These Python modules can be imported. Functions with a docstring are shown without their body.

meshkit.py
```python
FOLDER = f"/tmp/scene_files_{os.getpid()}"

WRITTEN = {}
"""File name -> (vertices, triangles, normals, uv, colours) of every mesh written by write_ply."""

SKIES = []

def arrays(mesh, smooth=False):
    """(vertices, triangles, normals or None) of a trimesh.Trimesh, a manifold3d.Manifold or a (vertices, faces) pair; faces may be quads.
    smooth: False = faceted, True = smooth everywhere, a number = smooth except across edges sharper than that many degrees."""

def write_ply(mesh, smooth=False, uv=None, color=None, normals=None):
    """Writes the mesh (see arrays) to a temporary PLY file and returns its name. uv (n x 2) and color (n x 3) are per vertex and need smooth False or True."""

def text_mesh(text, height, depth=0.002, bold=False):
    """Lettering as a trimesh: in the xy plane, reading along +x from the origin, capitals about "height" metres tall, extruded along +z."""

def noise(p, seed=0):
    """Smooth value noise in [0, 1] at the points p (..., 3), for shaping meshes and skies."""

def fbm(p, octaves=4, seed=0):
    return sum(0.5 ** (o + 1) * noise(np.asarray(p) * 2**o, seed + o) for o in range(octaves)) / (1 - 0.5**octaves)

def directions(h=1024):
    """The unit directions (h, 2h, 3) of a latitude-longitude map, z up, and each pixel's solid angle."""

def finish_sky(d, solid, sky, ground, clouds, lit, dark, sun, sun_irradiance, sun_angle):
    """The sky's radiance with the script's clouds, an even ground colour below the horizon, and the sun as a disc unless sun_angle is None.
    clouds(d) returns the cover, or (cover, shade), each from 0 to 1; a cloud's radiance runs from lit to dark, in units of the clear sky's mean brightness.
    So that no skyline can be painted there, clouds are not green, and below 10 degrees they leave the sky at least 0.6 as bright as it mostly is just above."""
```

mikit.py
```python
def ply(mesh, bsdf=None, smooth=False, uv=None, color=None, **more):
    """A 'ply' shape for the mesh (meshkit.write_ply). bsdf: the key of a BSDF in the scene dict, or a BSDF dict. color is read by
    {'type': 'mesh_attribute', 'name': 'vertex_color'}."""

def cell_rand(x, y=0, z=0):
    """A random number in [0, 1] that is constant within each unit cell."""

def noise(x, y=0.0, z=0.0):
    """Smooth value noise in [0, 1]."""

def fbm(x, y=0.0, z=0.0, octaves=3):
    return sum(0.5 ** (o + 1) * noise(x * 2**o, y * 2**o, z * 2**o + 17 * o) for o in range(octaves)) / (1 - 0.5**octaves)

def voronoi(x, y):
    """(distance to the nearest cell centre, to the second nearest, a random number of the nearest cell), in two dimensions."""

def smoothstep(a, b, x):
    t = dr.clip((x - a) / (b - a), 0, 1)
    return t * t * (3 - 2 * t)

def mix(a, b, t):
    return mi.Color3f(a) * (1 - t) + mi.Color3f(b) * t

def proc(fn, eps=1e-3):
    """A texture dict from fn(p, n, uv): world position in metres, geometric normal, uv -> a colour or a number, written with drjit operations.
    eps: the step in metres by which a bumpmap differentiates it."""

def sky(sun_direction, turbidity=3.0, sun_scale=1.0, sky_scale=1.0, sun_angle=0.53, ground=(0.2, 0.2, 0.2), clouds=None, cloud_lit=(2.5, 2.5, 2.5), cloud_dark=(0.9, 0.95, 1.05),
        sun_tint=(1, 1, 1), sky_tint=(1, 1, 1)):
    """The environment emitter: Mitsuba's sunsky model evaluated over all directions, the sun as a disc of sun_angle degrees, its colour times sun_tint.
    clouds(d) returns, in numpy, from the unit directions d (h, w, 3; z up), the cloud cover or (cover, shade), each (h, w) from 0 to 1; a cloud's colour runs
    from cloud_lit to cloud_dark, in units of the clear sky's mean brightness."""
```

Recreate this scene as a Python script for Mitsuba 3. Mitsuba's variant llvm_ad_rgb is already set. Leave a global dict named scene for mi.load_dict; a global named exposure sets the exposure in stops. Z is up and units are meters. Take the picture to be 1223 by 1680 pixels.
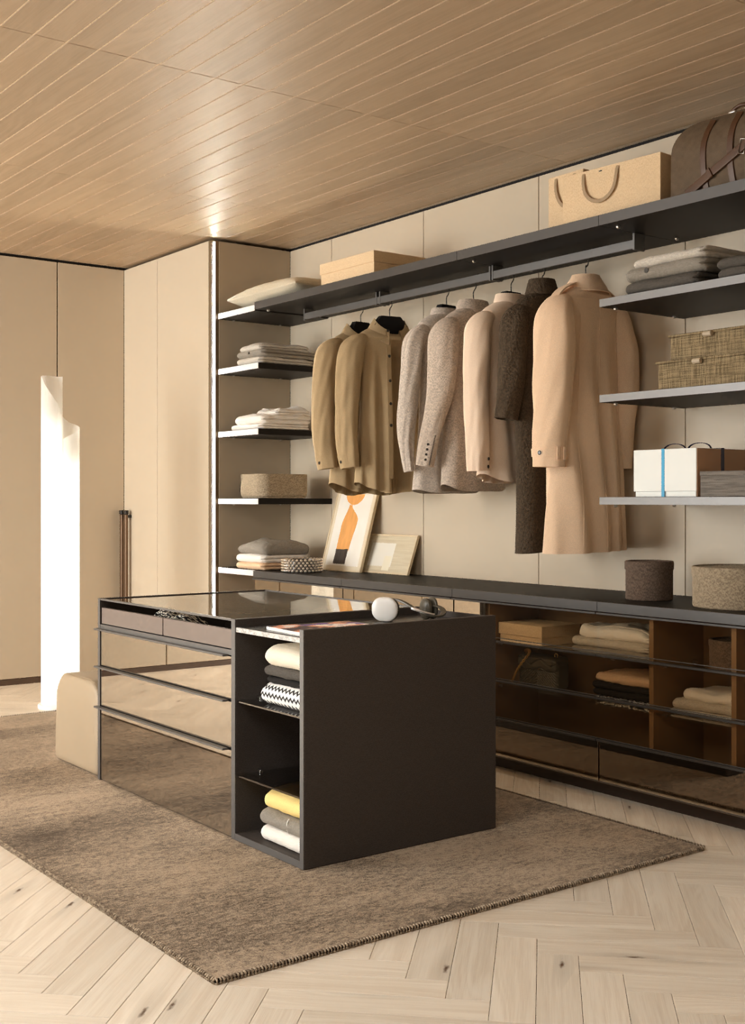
import math, random
import numpy as np, trimesh
import drjit as dr
import mitsuba as mi
import mikit, meshkit
from mikit import noise, fbm, cell_rand, smoothstep, mix, proc, voronoi

scene, labels = {'type': 'scene'}, {}
T = mi.ScalarTransform4f

# ------------------------------------------------------------------ camera, light, exposure
exposure = 0.0
YAW, FPX, HOR = 0.643656, 1974.08, 820.5            # measured on the photograph
FWD = np.array([-math.cos(YAW), math.sin(YAW), 0.0])
CAM = np.array([0.0, 0.0, 1.30])
scene['camera'] = {'type': 'perspective', 'fov_axis': 'x', 'fov': math.degrees(2 * math.atan(611.5 / FPX)),
                   'near_clip': 0.05, 'far_clip': 60.0, 'principal_point_offset_y': (840.0 - HOR) / 1680.0,
                   'to_world': T().look_at(origin=CAM.tolist(), target=(CAM + FWD).tolist(), up=[0, 0, 1])}
WINDOW_RADIANCE = [12.4, 12.9, 13.0]
ADDED_FILL_RADIANCE = [5.0, 5.25, 5.3]                 # added soft fill panel over the front of the room, outside the frame                # window radiance above: daylight in the frosted window of the front wall
LED_RADIANCE = [320.0, 295.0, 245.0]
TUBE_RADIANCE = [4.6, 4.45, 4.1]

# ------------------------------------------------------------------ the room's planes (metres)
XL, XR, YF, YB, ZC = -8.28, 1.7, -2.7, 4.515, 3.03   # left, right, front, back walls, ceiling
XS, YS, YC = -6.964, 3.95, 3.897                     # side panel of the niche, front of the shelving, closet doors

# ------------------------------------------------------------------ helpers
def key_of(name, parent=None):
    base = (parent + '__' if parent else '') + name
    if base not in used:
        used[base] = 0
        return base
    used[base] += 1
    return f'{base}_{used[base]:03d}'
used = {}

def obj(name, mesh, bsdf, parent=None, smooth=False, uv=None, label=None, kind=None, **more):
    k = key_of(name, parent)
    scene[k] = mikit.ply(mesh, bsdf, smooth, uv=uv, **more)
    if label or kind:
        labels.setdefault(k, {})
        if label: labels[k]['label'] = label
        if kind: labels[k]['kind'] = kind
    return k

def thing(name, label, cat, group=None):
    k = key_of(name)
    labels[k] = {'label': label, 'category': cat}
    if group: labels[k]['group'] = group
    return k

def tag(k, label, cat, group=None):
    labels[k] = {'label': label, 'category': cat}
    if group: labels[k]['group'] = group
    return k

def struct(name, mesh, bsdf, smooth=False, uv=None):
    k = obj(name, mesh, bsdf, None, smooth, uv)
    labels[k] = {'kind': 'structure'}
    return k

def structroot(name):
    k = key_of(name)
    labels[k] = {'kind': 'structure'}
    return k

_BOX = None
def bx(x0, x1, y0, y1, z0, z1, b=0.0):
    """A box with chamfered edges."""
    x0, x1 = min(x0, x1), max(x0, x1); y0, y1 = min(y0, y1), max(y0, y1); z0, z1 = min(z0, z1), max(z0, z1)
    if b <= 0:
        m = trimesh.creation.box(extents=[x1 - x0, y1 - y0, z1 - z0])
        m.apply_translation([(x0 + x1) / 2, (y0 + y1) / 2, (z0 + z1) / 2])
        return m
    global _BOX
    if _BOX is None:
        pts = []
        for s in np.ndindex(2, 2, 2):
            for ax in range(3):
                pts.append([(1 if q else -1) * (1.0 if ax == i else 0.9) for i, q in enumerate(s)])
        h = trimesh.convex.convex_hull(np.array(pts))
        v = np.array(h.vertices)
        _BOX = (np.sign(v), np.isclose(np.abs(v), 1.0), np.array(h.faces))
    sg, full, f = _BOX
    c = np.array([(x0 + x1) / 2, (y0 + y1) / 2, (z0 + z1) / 2]); hx = np.array([x1 - x0, y1 - y0, z1 - z0]) / 2
    b = min(b, 0.49 * 2 * hx.min())
    v = c + sg * (hx - np.where(full, 0, b))
    return trimesh.Trimesh(v, f, process=False)

def cat(*ms):
    ms = [m for q in ms for m in (q if isinstance(q, (list, tuple)) else [q])]
    v, f, o = [], [], 0
    for m in ms:
        v.append(np.asarray(m.vertices)); f.append(np.asarray(m.faces) + o); o += len(m.vertices)
    return trimesh.Trimesh(np.vstack(v), np.vstack(f), process=False)

def grid_mesh(P, closed_u=False, closed_v=False):
    """A mesh from a lattice of points P (nv, nu, 3)."""
    nv, nu = P.shape[:2]
    idx = np.arange(nv * nu).reshape(nv, nu)
    if closed_u: idx = np.hstack([idx, idx[:, :1]])
    if closed_v: idx = np.vstack([idx, idx[:1]])
    a, b, c, d = idx[:-1, :-1].ravel(), idx[:-1, 1:].ravel(), idx[1:, 1:].ravel(), idx[1:, :-1].ravel()
    return trimesh.Trimesh(P.reshape(-1, 3), np.vstack([np.stack([a, b, c], 1), np.stack([a, c, d], 1)]), process=False)

def lathe(profile, n=64, cap=True):
    """Turned about z: profile of (r, z)."""
    pr = np.array(profile, float)
    t = np.arange(n) * 2 * np.pi / n
    P = np.stack([pr[:, :1] * np.cos(t), pr[:, :1] * np.sin(t), np.repeat(pr[:, 1:], n, 1)], -1)
    return grid_mesh(P, closed_u=True)

def tube(path, r, n=10, closed=False, flat=None):
    """A tube along points; r a number or one per point. flat=(ru, rv, normal) makes a strap."""
    p = np.array(path, float); m = len(p)
    t = np.gradient(p, axis=0)
    if closed: t = np.roll(p, -1, 0) - np.roll(p, 1, 0)
    t /= np.linalg.norm(t, axis=1, keepdims=True) + 1e-12
    ref = np.array([0, 0, 1.0]) if flat is None else np.array(flat[2], float)
    u = np.cross(t, ref); bad = np.linalg.norm(u, axis=1) < 1e-3
    u[bad] = np.cross(t[bad], [1.0, 0.3, 0])
    u /= np.linalg.norm(u, axis=1, keepdims=True)
    w = np.cross(t, u)
    a = np.arange(n) * 2 * np.pi / n
    if flat is None:
        rr = np.broadcast_to(np.asarray(r, float), (m,))[:, None, None]
        P = p[:, None] + rr * (np.cos(a)[None, :, None] * u[:, None] + np.sin(a)[None, :, None] * w[:, None])
    else:
        ca, sa = np.cos(a), np.sin(a)
        ca, sa = np.sign(ca) * np.abs(ca) ** .4, np.sign(sa) * np.abs(sa) ** .4
        P = p[:, None] + flat[0] * ca[None, :, None] * u[:, None] + flat[1] * sa[None, :, None] * w[:, None]
    g = grid_mesh(P, closed_u=True, closed_v=closed)
    if not closed:
        v = np.vstack([g.vertices, p[:1], p[-1:]]); k = m * n
        i = np.arange(n); j = (i + 1) % n
        f = np.vstack([g.faces, np.stack([j, i, i * 0 + k], 1), np.stack([i + (m - 1) * n, j + (m - 1) * n, i * 0 + k + 1], 1)])
        g = trimesh.Trimesh(v, f, process=False)
    return g

def smooth_path(pts, n=40):
    from scipy.interpolate import CubicSpline
    p = np.array(pts, float)
    d = np.r_[0, np.cumsum(np.linalg.norm(np.diff(p, axis=0), axis=1))]
    return CubicSpline(d, p)(np.linspace(0, d[-1], n))

def cyl(c, r, h, axis='z', n=20, b=0.0):
    """A turned pin or disc with chamfered rims centred at c."""
    b = b or min(r, h) * .15
    m = lathe([(0, -h / 2), (r - b, -h / 2), (r, -h / 2 + b), (r, h / 2 - b), (r - b, h / 2), (0, h / 2)], n)
    if axis == 'x': m.apply_transform(trimesh.transformations.rotation_matrix(np.pi / 2, [0, 1, 0]))
    if axis == 'y': m.apply_transform(trimesh.transformations.rotation_matrix(np.pi / 2, [1, 0, 0]))
    m.apply_translation(c)
    return m

def smooth01(t):
    t = np.clip(t, 0, 1); return t * t * (3 - 2 * t)

def cube_grid(nx, ny, nz):
    """The surface of the cube [-1, 1]^3 as a lattice: (vertices, faces)."""
    vs, fs, o = [], [], 0
    L = [np.linspace(-1, 1, n + 1) for n in (nx, ny, nz)]
    for ax in range(3):
        i, j = [(1, 2), (2, 0), (0, 1)][ax]
        a, b = np.meshgrid(L[i], L[j], indexing='ij')
        for s in (-1, 1):
            P = np.zeros(a.shape + (3,)); P[..., ax] = s; P[..., i] = a; P[..., j] = b
            g = grid_mesh(P if s < 0 else P.transpose(1, 0, 2))
            vs.append(g.vertices); fs.append(np.array(g.faces) + o); o += len(g.vertices)
    m = trimesh.Trimesh(np.vstack(vs), np.vstack(fs), process=False)
    m.merge_vertices(digits_vertex=6)
    return np.array(m.vertices), np.array(m.faces)

def rotz(m, deg, at=(0, 0, 0)):
    m.apply_transform(trimesh.transformations.rotation_matrix(math.radians(deg), [0, 0, 1], at))
    return m

# ------------------------------------------------------------------ materials
def princ(rgb, rough=.5, spec=.5, metal=0.0, **k):
    c = rgb if isinstance(rgb, dict) else {'type': 'rgb', 'value': list(rgb)}
    return {'type': 'principled', 'base_color': c, 'roughness': rough, 'specular': spec, 'metallic': metal, **k}
def two(b): return {'type': 'twosided', 'bsdf': b}
def bump(b, fn, scale, eps=1e-3): return {'type': 'bumpmap', 'tex': proc(fn, eps), 'scale': scale, 'bsdf': b}
def mat(name, b):
    scene['mat_' + name] = b
    return 'mat_' + name

# wood with its grain along u; uv = metres along the board, across it, shifted at random from board to board
def oak(light, dark, knots):
    def fn(p, n, uv):
        u, v = uv.x, uv.y
        board = cell_rand(dr.floor(u / 20.0), 3)
        tone = 0.90 + 0.16 * board
        wob = fbm(u * 1.3, v * 6.0, board * 37, 3) - 0.5
        ring = fbm(u * 0.9 + 3.0 * wob, v * 42.0 + 14.0 * wob, board * 91, 3)
        pore = noise(u * 14.0, v * 700.0, board * 11)
        t = 0.62 * ring + 0.22 * pore + 0.16 * noise(u * 3.0, v * 130.0)
        c = mix(light, dark, smoothstep(0.28, 0.80, t)) * tone
        if knots:
            cu, cv = u * 2.1, v * 9.0
            d1, d2, r = voronoi(cu, cv)
            spot = smoothstep(0.11, 0.03, d1 + 0.05 * noise(u * 90, v * 160)) * dr.select(r > 0.80, 1.0, 0.0)
            halo = smoothstep(0.45, 0.05, d1) * dr.select(r > 0.80, 1.0, 0.0)
            c = c * (1.0 - 0.16 * halo)
            c = c * (1 - spot) + mi.Color3f(.10, .055, .03) * spot
        return c
    return fn
M_FLOOR = mat('floor_oak', princ(proc(oak((.765, .68, .56), (.65, .55, .43), True)), .42, .35))
M_CEIL = mat('ceiling_oak', princ(proc(oak((.415, .30, .195), (.355, .25, .155), False)), .45, .8))
M_GROOVE = mat('pale_groove', princ((.74, .60, .44), .6))
M_BEIGE = mat('beige_lacquer', princ((.56, .468, .35), .42, .4))
M_NICHE = mat('taupe_lacquer', princ((.44, .365, .27), .45, .4))
M_BLACK = mat('black_gap', princ((.012, .010, .009), .7, .2))
M_PLASTER = mat('grey_plaster', princ((.50, .44, .37), .8, .2))
def veneer(p, n, uv):
    g = noise(p.x * 2.0, p.y * 260.0, p.z * 260.0)
    return mix((.048, .039, .034), (.064, .053, .047), g)
M_DARK = mat('dark_lacquer', princ(proc(veneer), .5, .15))
M_SHELF = mat('shelf_lacquer', princ((.013, .011, .0095), .5, .12))
M_EDGE = mat('gunmetal', princ((.155, .15, .147), .42, .5, .7))
M_EDGE2 = mat('dark_gunmetal', princ((.085, .080, .077), .42, .5, .6))
M_PALE_EDGE = mat('pale_edge', princ((.86, .85, .84), .35, .5, .2))  # short shelf edges, much paler than the edges of the other shelves
M_STEEL = mat('steel', princ((.7, .68, .65), .25, .5, 1.0))
M_WIRE = mat('black_wire', princ((.03, .028, .026), .35, .5, .6))
M_HANGER = mat('hanger_black', princ((.010, .009, .009), .75, .2))
M_MIRROR = mat('bronze_mirror', {'type': 'conductor', 'specular_reflectance': {'type': 'rgb', 'value': [.58, .55, .51]}})
M_BGLASS = mat('bronze_glass', {'type': 'thindielectric', 'int_ior': 1.7, 'specular_transmittance': {'type': 'rgb', 'value': [.97, .86, .70]},
                                'specular_reflectance': {'type': 'rgb', 'value': [1.0, .95, .88]}})
M_BMIRROR = mat('dark_bronze_mirror', {'type': 'conductor', 'specular_reflectance': {'type': 'rgb', 'value': [.52, .46, .39]}})
M_SGLASS = mat('smoked_glass', {'type': 'thindielectric', 'int_ior': 2.2, 'specular_transmittance': {'type': 'rgb', 'value': [.40, .37, .34]}})
M_GLASS = mat('clear_glass', {'type': 'thindielectric', 'int_ior': 1.6, 'specular_transmittance': {'type': 'rgb', 'value': [.75, .74, .72]}})
M_BROWN = mat('tobacco_interior', princ((.21, .125, .062), .5, .3))
M_JDRAW = mat('bronze_front', princ((.205, .165, .145), .4, .4, .3))
def leather(p, n, uv): return voronoi(p.x * 260 + p.z * 60, p.y * 260 + p.z * 190)[0]
M_LEATHER = mat('tan_leather', bump(princ((.345, .265, .175), .5, .4), leather, .0003))
M_SHADE = mat('opal_shade', {'type': 'principledthin', 'base_color': {'type': 'rgb', 'value': [.93, .92, .88]}, 'roughness': .25, 'spec_trans': 0.0, 'diff_trans': 1.1, 'eta': 1.45})
M_WHITE = mat('white_paint', princ((.82, .81, .78), .4))

def rugcol(p, n, uv):
    big = fbm(p.x * 2.4 + 1.7, p.y * 2.0, 0.0, 4)
    streak = fbm(p.x * 26.0, p.y * 3.2, 5.0, 3)
    fine = noise(p.x * 330.0, p.y * 330.0, p.z * 330.0)
    yarn = noise(p.x * 120.0, p.y * 60.0, 2.0)
    t = 0.44 * big + 0.11 * streak + 0.27 * fine + 0.18 * yarn
    return mix((.090, .067, .049), (.440, .340, .245), smoothstep(0.26, 0.74, t))
def rugbump(p, n, uv): return noise(p.x * 260.0, p.y * 260.0, p.z * 200.0) + 0.6 * noise(p.x * 90.0, p.y * 55.0)
M_RUG = mat('rug_pile', bump(princ(proc(rugcol), .95, .1, sheen=.4), rugbump, .0022, 6e-4))

def speckled(light, dark, s=520.0, lo=.3, hi=.7):
    def fn(p, n, uv):
        t = .65 * noise(p.x * s, p.y * s, p.z * s) + .35 * noise(p.x * s * .35, p.y * s * .35, p.z * s * .35)
        return mix(light, dark, smoothstep(lo, hi, t))
    return fn
def cloth(name, rgb, var=.12, s=700.0, rough=.9, sheen=.25):
    c = np.array(rgb)
    return mat(name, two(princ(proc(speckled((c * (1 + var)).tolist(), (c * (1 - var)).tolist(), s)), rough, .15, sheen=sheen)))
C_OLIVE = cloth('camel_shirting', (.39, .283, .16), .05)
C_TAUPE = cloth('taupe_wool', (.50, .43, .365), .26, 430.0)
C_BLAZER = cloth('brown_wool', (.46, .38, .31), .30, 430.0)
C_BLUSH = cloth('blush_wool', (.76, .60, .46), .04)
C_CAMEL = cloth('camel_coat', (.70, .505, .345), .06)
def boucle(p, n, uv): return fbm(p.x * 120, p.y * 120, p.z * 90, 2)
C_TEDDY = mat('teddy_fleece', two(bump(princ(proc(speckled((.088, .062, .040), (.046, .033, .022), 330.0)), .95, .1, sheen=.6), boucle, .010, 1.5e-3)))
C_WHITE = cloth('white_linen', (.78, .74, .68), .05)
C_LGREY = cloth('light_grey_knit', (.50, .46, .40), .14, 500.0)
C_GREY = cloth('grey_knit', (.25, .225, .19), .16, 500.0)
C_DGREY = cloth('charcoal_knit', (.085, .076, .066), .2, 500.0)
C_PEACH = cloth('peach_knit', (.68, .47, .30), .08)
C_BLACK = cloth('black_knit', (.018, .016, .015), .2)
C_CREAM = cloth('cream_knit', (.80, .72, .58), .05)
C_YELLOW = cloth('yellow_knit', (.86, .66, .26), .05)
C_PILLOW = cloth('sand_linen', (.50, .445, .34), .06)
def nordic(p, n, uv):
    u = p.x * 42.0
    zig = dr.abs(u - dr.floor(u) - 0.5)
    w = (p.z + p.y * .25) * 34.0 + zig * 0.9
    band = dr.abs(w - dr.floor(w) - 0.5)
    return mix((.82, .80, .76), (.03, .03, .03), smoothstep(0.30, 0.36, band))
C_NORDIC = mat('nordic_knit', two(princ(proc(nordic), .9, .1)))
def lace(p, n, uv):
    d1, d2, r = voronoi(p.x * 80 + p.z * 20, p.y * 80 + p.z * 80)
    return mix((.75, .70, .60), (.02, .02, .02), smoothstep(.35, .45, d1))
C_SNAKE = mat('mottled_print', two(princ(proc(lace), .8, .2)))

def kraftfn(p, n, uv):
    s = fbm(p.x * 300, p.y * 300, p.z * 420, 2)
    return mix((.72, .545, .35), (.60, .43, .255), smoothstep(.3, .75, s))
M_KRAFT = mat('kraft_board', princ(proc(kraftfn), .75, .2))
def feltfn(a, b):
    def fn(p, n, uv):
        s = .6 * noise(p.x * 420, p.y * 420, p.z * 420) + .4 * noise(p.x * 150, p.y * 150, p.z * 150)
        return mix(a, b, smoothstep(.3, .7, s))
    return fn
M_FELT = mat('tan_felt', princ(proc(feltfn((.44, .36, .255), (.22, .17, .115))), .95, .1))
M_FELT2 = mat('brown_felt', princ(proc(feltfn((.155, .11, .083), (.075, .052, .038))), .95, .1))
M_FELT3 = mat('sand_felt', princ(proc(feltfn((.40, .32, .225), (.19, .145, .095))), .95, .1))
def strawfn(p, n, uv):
    a = noise(p.x * 420 + p.y * 420, 1.0, p.z * 22.0)
    b = noise(p.x * 16.0 + p.y * 16, 2.0, p.z * 520.0)
    return mix((.33, .25, .145), (.125, .09, .047), smoothstep(.25, .75, .5 * a + .5 * b))
def strawb(p, n, uv): return dr.sin(p.x * 1300 + p.y * 1300) * dr.sin(p.z * 1300)
M_STRAW = mat('woven_straw', bump(princ(proc(strawfn), .8, .2), strawb, .0006, 5e-4))
def ashfn(p, n, uv):
    s = fbm(p.x * 14, p.y * 14, p.z * 240, 3)
    return mix((.17, .145, .12), (.085, .07, .056), smoothstep(.3, .7, s))
M_ASH = mat('grey_ash', princ(proc(ashfn), .6, .3))
M_GIFTW = mat('white_box', princ((.70, .72, .69), .5))
M_GIFTB = mat('brown_box', princ((.42, .235, .13), .55))
M_BLUE = mat('blue_ribbon', princ((.0, .27, .50), .4))
M_BLUE_SHADED = mat('shaded_ribbon', princ((.03, .025, .06), .4))  # the blue ribbon on its shaded side, shade put into the colour
def canvas(p, n, uv):
    s = noise(p.x * 700, p.y * 700, p.z * 700) * .5 + noise(p.x * 60, p.y * 60, p.z * 60) * .5
    return mix((.13, .088, .054), (.075, .05, .03), s)
M_CANVAS = mat('brown_canvas', princ(proc(canvas), .7, .25))
M_STRAP = mat('cognac_leather', princ((.07, .029, .011), .45, .4))
M_BAGBLK = mat('black_leather', princ((.075, .066, .048), .38, .6))
M_GOLD = mat('gold_metal', princ((.83, .56, .22), .25, .5, 1.0))
M_CRYSTAL = mat('crystal', princ((.95, .91, .85), .06, .8, .95))
M_FRAMEW = mat('pale_maple', princ((.70, .57, .38), .5))
M_STONE = mat('pale_stone', princ(proc(speckled((.62, .61, .58), (.36, .35, .33), 160.0)), .4, .5))
M_BUTTON = mat('dark_button', princ((.02, .016, .012), .3))
M_HPWHITE = mat('headphone_white', princ((.74, .72, .68), .3))
M_BRONZE = mat('bronze_bar', princ((.17, .105, .065), .35, .5, .6))

# ------------------------------------------------------------------ floor: herringbone of oak boards
W, L = 0.1175, 0.5875
A0, B0 = -3.721, -0.2555
R2 = math.sqrt(.5)
FWD2 = FWD[:2]; RGT2 = np.array([FWD[1], -FWD[0]])
def in_view(x, y, z, pad=60):
    d = x * FWD2[0] + y * FWD2[1]
    if d < .3: return None
    px = 611.5 + FPX * (x * RGT2[0] + y * RGT2[1]) / d
    py = HOR - FPX * (z - CAM[2]) / d
    return d if -pad < px < 1223 + pad and -pad < py < 1680 + pad else None
def plank_tpl(l, w, t, gap, b):
    return bx(gap / 2, l - gap / 2, gap / 2, w - gap / 2, -t, 0, b)
rng = np.random.default_rng(4)
RUG = (-7.04, -2.836, 1.602, 3.668)
tpl = plank_tpl(L, W, .012, .0015, .0008)
tv, tf = np.array(tpl.vertices), np.array(tpl.faces)
near, rest = [], []
for k in range(-75, 75):
    for j in range(-9, 10):
        for kind in (0, 1):
            a, b = A0 + (k + 5 * j) * W, B0 + (k - 5 * j) * W
            if kind: b += W
            ca, cb = (a + L / 2, b + W / 2) if kind == 0 else (a + W / 2, b + L / 2)
            cx, cy = (ca + cb) * R2, (cb - ca) * R2
            if not (XL - .3 < cx < XR + .3 and YF - .3 < cy < YB + .1): continue
            q = tv[:, :2].copy()
            if kind == 0: la, lb = a + q[:, 0], b + q[:, 1]
            else: la, lb = a + W - q[:, 1], b + q[:, 0]
            v = np.stack([(la + lb) * R2, (lb - la) * R2, tv[:, 2]], 1)
            uv = q + [20.0 * rng.integers(0, 4000) + rng.uniform(1, 15), rng.uniform(0, 40)]
            d = in_view(cx, cy, 0)
            under = RUG[0] + .45 < cx < RUG[1] - .45 and RUG[2] + .45 < cy < RUG[3] - .45
            behind = cy > 4.15 or (cx < XS + .1 and cy > YC + .3)
            (near if d and not under and not behind else rest).append((d or 99, v, uv))
near.sort(key=lambda r: r[0])
rest += near[300:]; near = near[:300]
floor = structroot('floor')
for d, v, uv in near:
    obj('board', (v, tf), M_FLOOR, floor, uv=uv)
obj('far_boards', (np.vstack([r[1] for r in rest]), np.vstack([tf + i * len(tv) for i in range(len(rest))])), M_FLOOR, floor, uv=np.vstack([r[2] for r in rest]), kind='stuff')
obj('underlay', bx(XL - .3, XR + .3, YF - .3, YB + .2, -.1, -.004), mat('underlay', princ((.16, .11, .07), .9)), floor)

# ------------------------------------------------------------------ ceiling: long oak boards with pale grooves
ceiling = structroot('ceiling')
PW, PL, G = .1285, 1.757, .0050
tpl = plank_tpl(1, 1, .01, 0, 0)
rows = int((YB - YF) / PW) + 2
far = []
for r in range(rows):
    y1 = YB - .012 - r * PW; y0 = y1 - PW
    for j in range(-3, 4):
        x0, x1 = -4.332 + j * PL, -4.332 + (j + 1) * PL
        x0, x1 = max(x0, XL), min(x1, XR)
        if x1 - x0 < .01: continue
        m = bx(x0 + .001, x1 - .001, y0 + G / 2, y1 - G / 2, ZC, ZC + .012, .0012)
        v = np.array(m.vertices)
        uv = np.stack([v[:, 0] - x0 + 20.0 * rng.integers(0, 4000) + 1, v[:, 1] - y0 + rng.uniform(0, 40)], 1)
        vis = any(in_view(x, (y0 + y1) / 2, ZC, 20) for x in np.linspace(x0, x1, 12))
        if vis: obj('board', m, M_CEIL, ceiling, uv=uv)
        else: far.append((m, uv))
obj('far_boards', cat([m for m, _ in far]), M_CEIL, ceiling, uv=np.vstack([u for _, u in far]), kind='stuff')
obj('groove_inlay', bx(XL - .3, XR + .3, YF - .3, YB + .2, ZC + .0022, ZC + .1), M_GROOVE, ceiling)

# ------------------------------------------------------------------ walls
def panel_wall(name, boxes, m, back):
    k = structroot(name)
    obj('backing', back, M_BLACK, k)
    for b in boxes: obj('panel', b, m, k)
    return k
SEAM = .0045
TOP = 3.010
xs = [XS, -6.467, -5.516, -4.556, -3.597, -2.64, -1.68, -.72, .24, 1.2, XR]
panel_wall('wall_back', [bx(a + SEAM / 2, b - SEAM / 2, YB, YB + .02, .0, TOP, .0012) for a, b in zip(xs[:-1], xs[1:])], M_BEIGE,
           bx(XL, XR + .1, YB + .021, YB + .1, -.05, ZC + .05))
ys = [3.378 - .746 * k for k in range(8, -1, -1)] + [YC]
ys[0] = YF
panel_wall('wall_left', [bx(XL - .02, XL, a + SEAM, b - SEAM if b < YC - .01 else b, .045, TOP, .0012) for a, b in zip(ys[:-1], ys[1:])], M_BEIGE,
           bx(XL - .1, XL - .021, YF, YB, -.05, ZC + .05))
struct('baseboard_left', bx(XL - .025, XL - .006, YF, YC, 0, .042, .001), mat('skirting', princ((.085, .05, .032), .4)))
struct('wall_right', bx(XR, XR + .1, YF - .1, YB + .1, -.05, ZC + .05), M_PLASTER)
# front wall, behind the camera, with the wide window that lights the room
WX0, WX1, WZ0, WZ1 = -8.1, -5.0, .20, 2.97
wf = structroot('wall_front')
for m in (bx(XL, WX0, YF - .2, YF, -.05, ZC + .05), bx(WX1, XR + .1, YF - .2, YF, -.05, ZC + .05),
          bx(WX0, WX1, YF - .2, YF, -.05, WZ0), bx(WX0, WX1, YF - .2, YF, WZ1, ZC + .05)):
    obj('section', m, M_PLASTER, wf)
w1 = structroot('window_1')
for x in np.linspace(WX0, WX1, 4):
    obj('frame_post', bx(x - .03, x + .03, YF - .12, YF - .05, WZ0, WZ1, .004), M_WHITE, w1)
for z in (WZ0 + .03, WZ1 - .03):
    obj('frame_rail', bx(WX0, WX1, YF - .12, YF - .05, z - .03, z + .03, .004), M_WHITE, w1)
for a, b in zip(np.linspace(WX0, WX1, 4)[:-1], np.linspace(WX0, WX1, 4)[1:]):
    P = np.array([[a + .03, YF - .09, WZ0 + .06], [a + .03, YF - .09, WZ1 - .06], [b - .03, YF - .09, WZ1 - .06], [b - .03, YF - .09, WZ0 + .06]])
    pane = trimesh.Trimesh(P, [[0, 1, 2], [0, 2, 3]], process=False)
    if pane.face_normals[0][1] < 0: pane.faces = pane.faces[:, ::-1]
    obj('frosted_pane', pane, M_WHITE, w1, emitter={'type': 'area', 'radiance': {'type': 'rgb', 'value': WINDOW_RADIANCE}})

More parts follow.
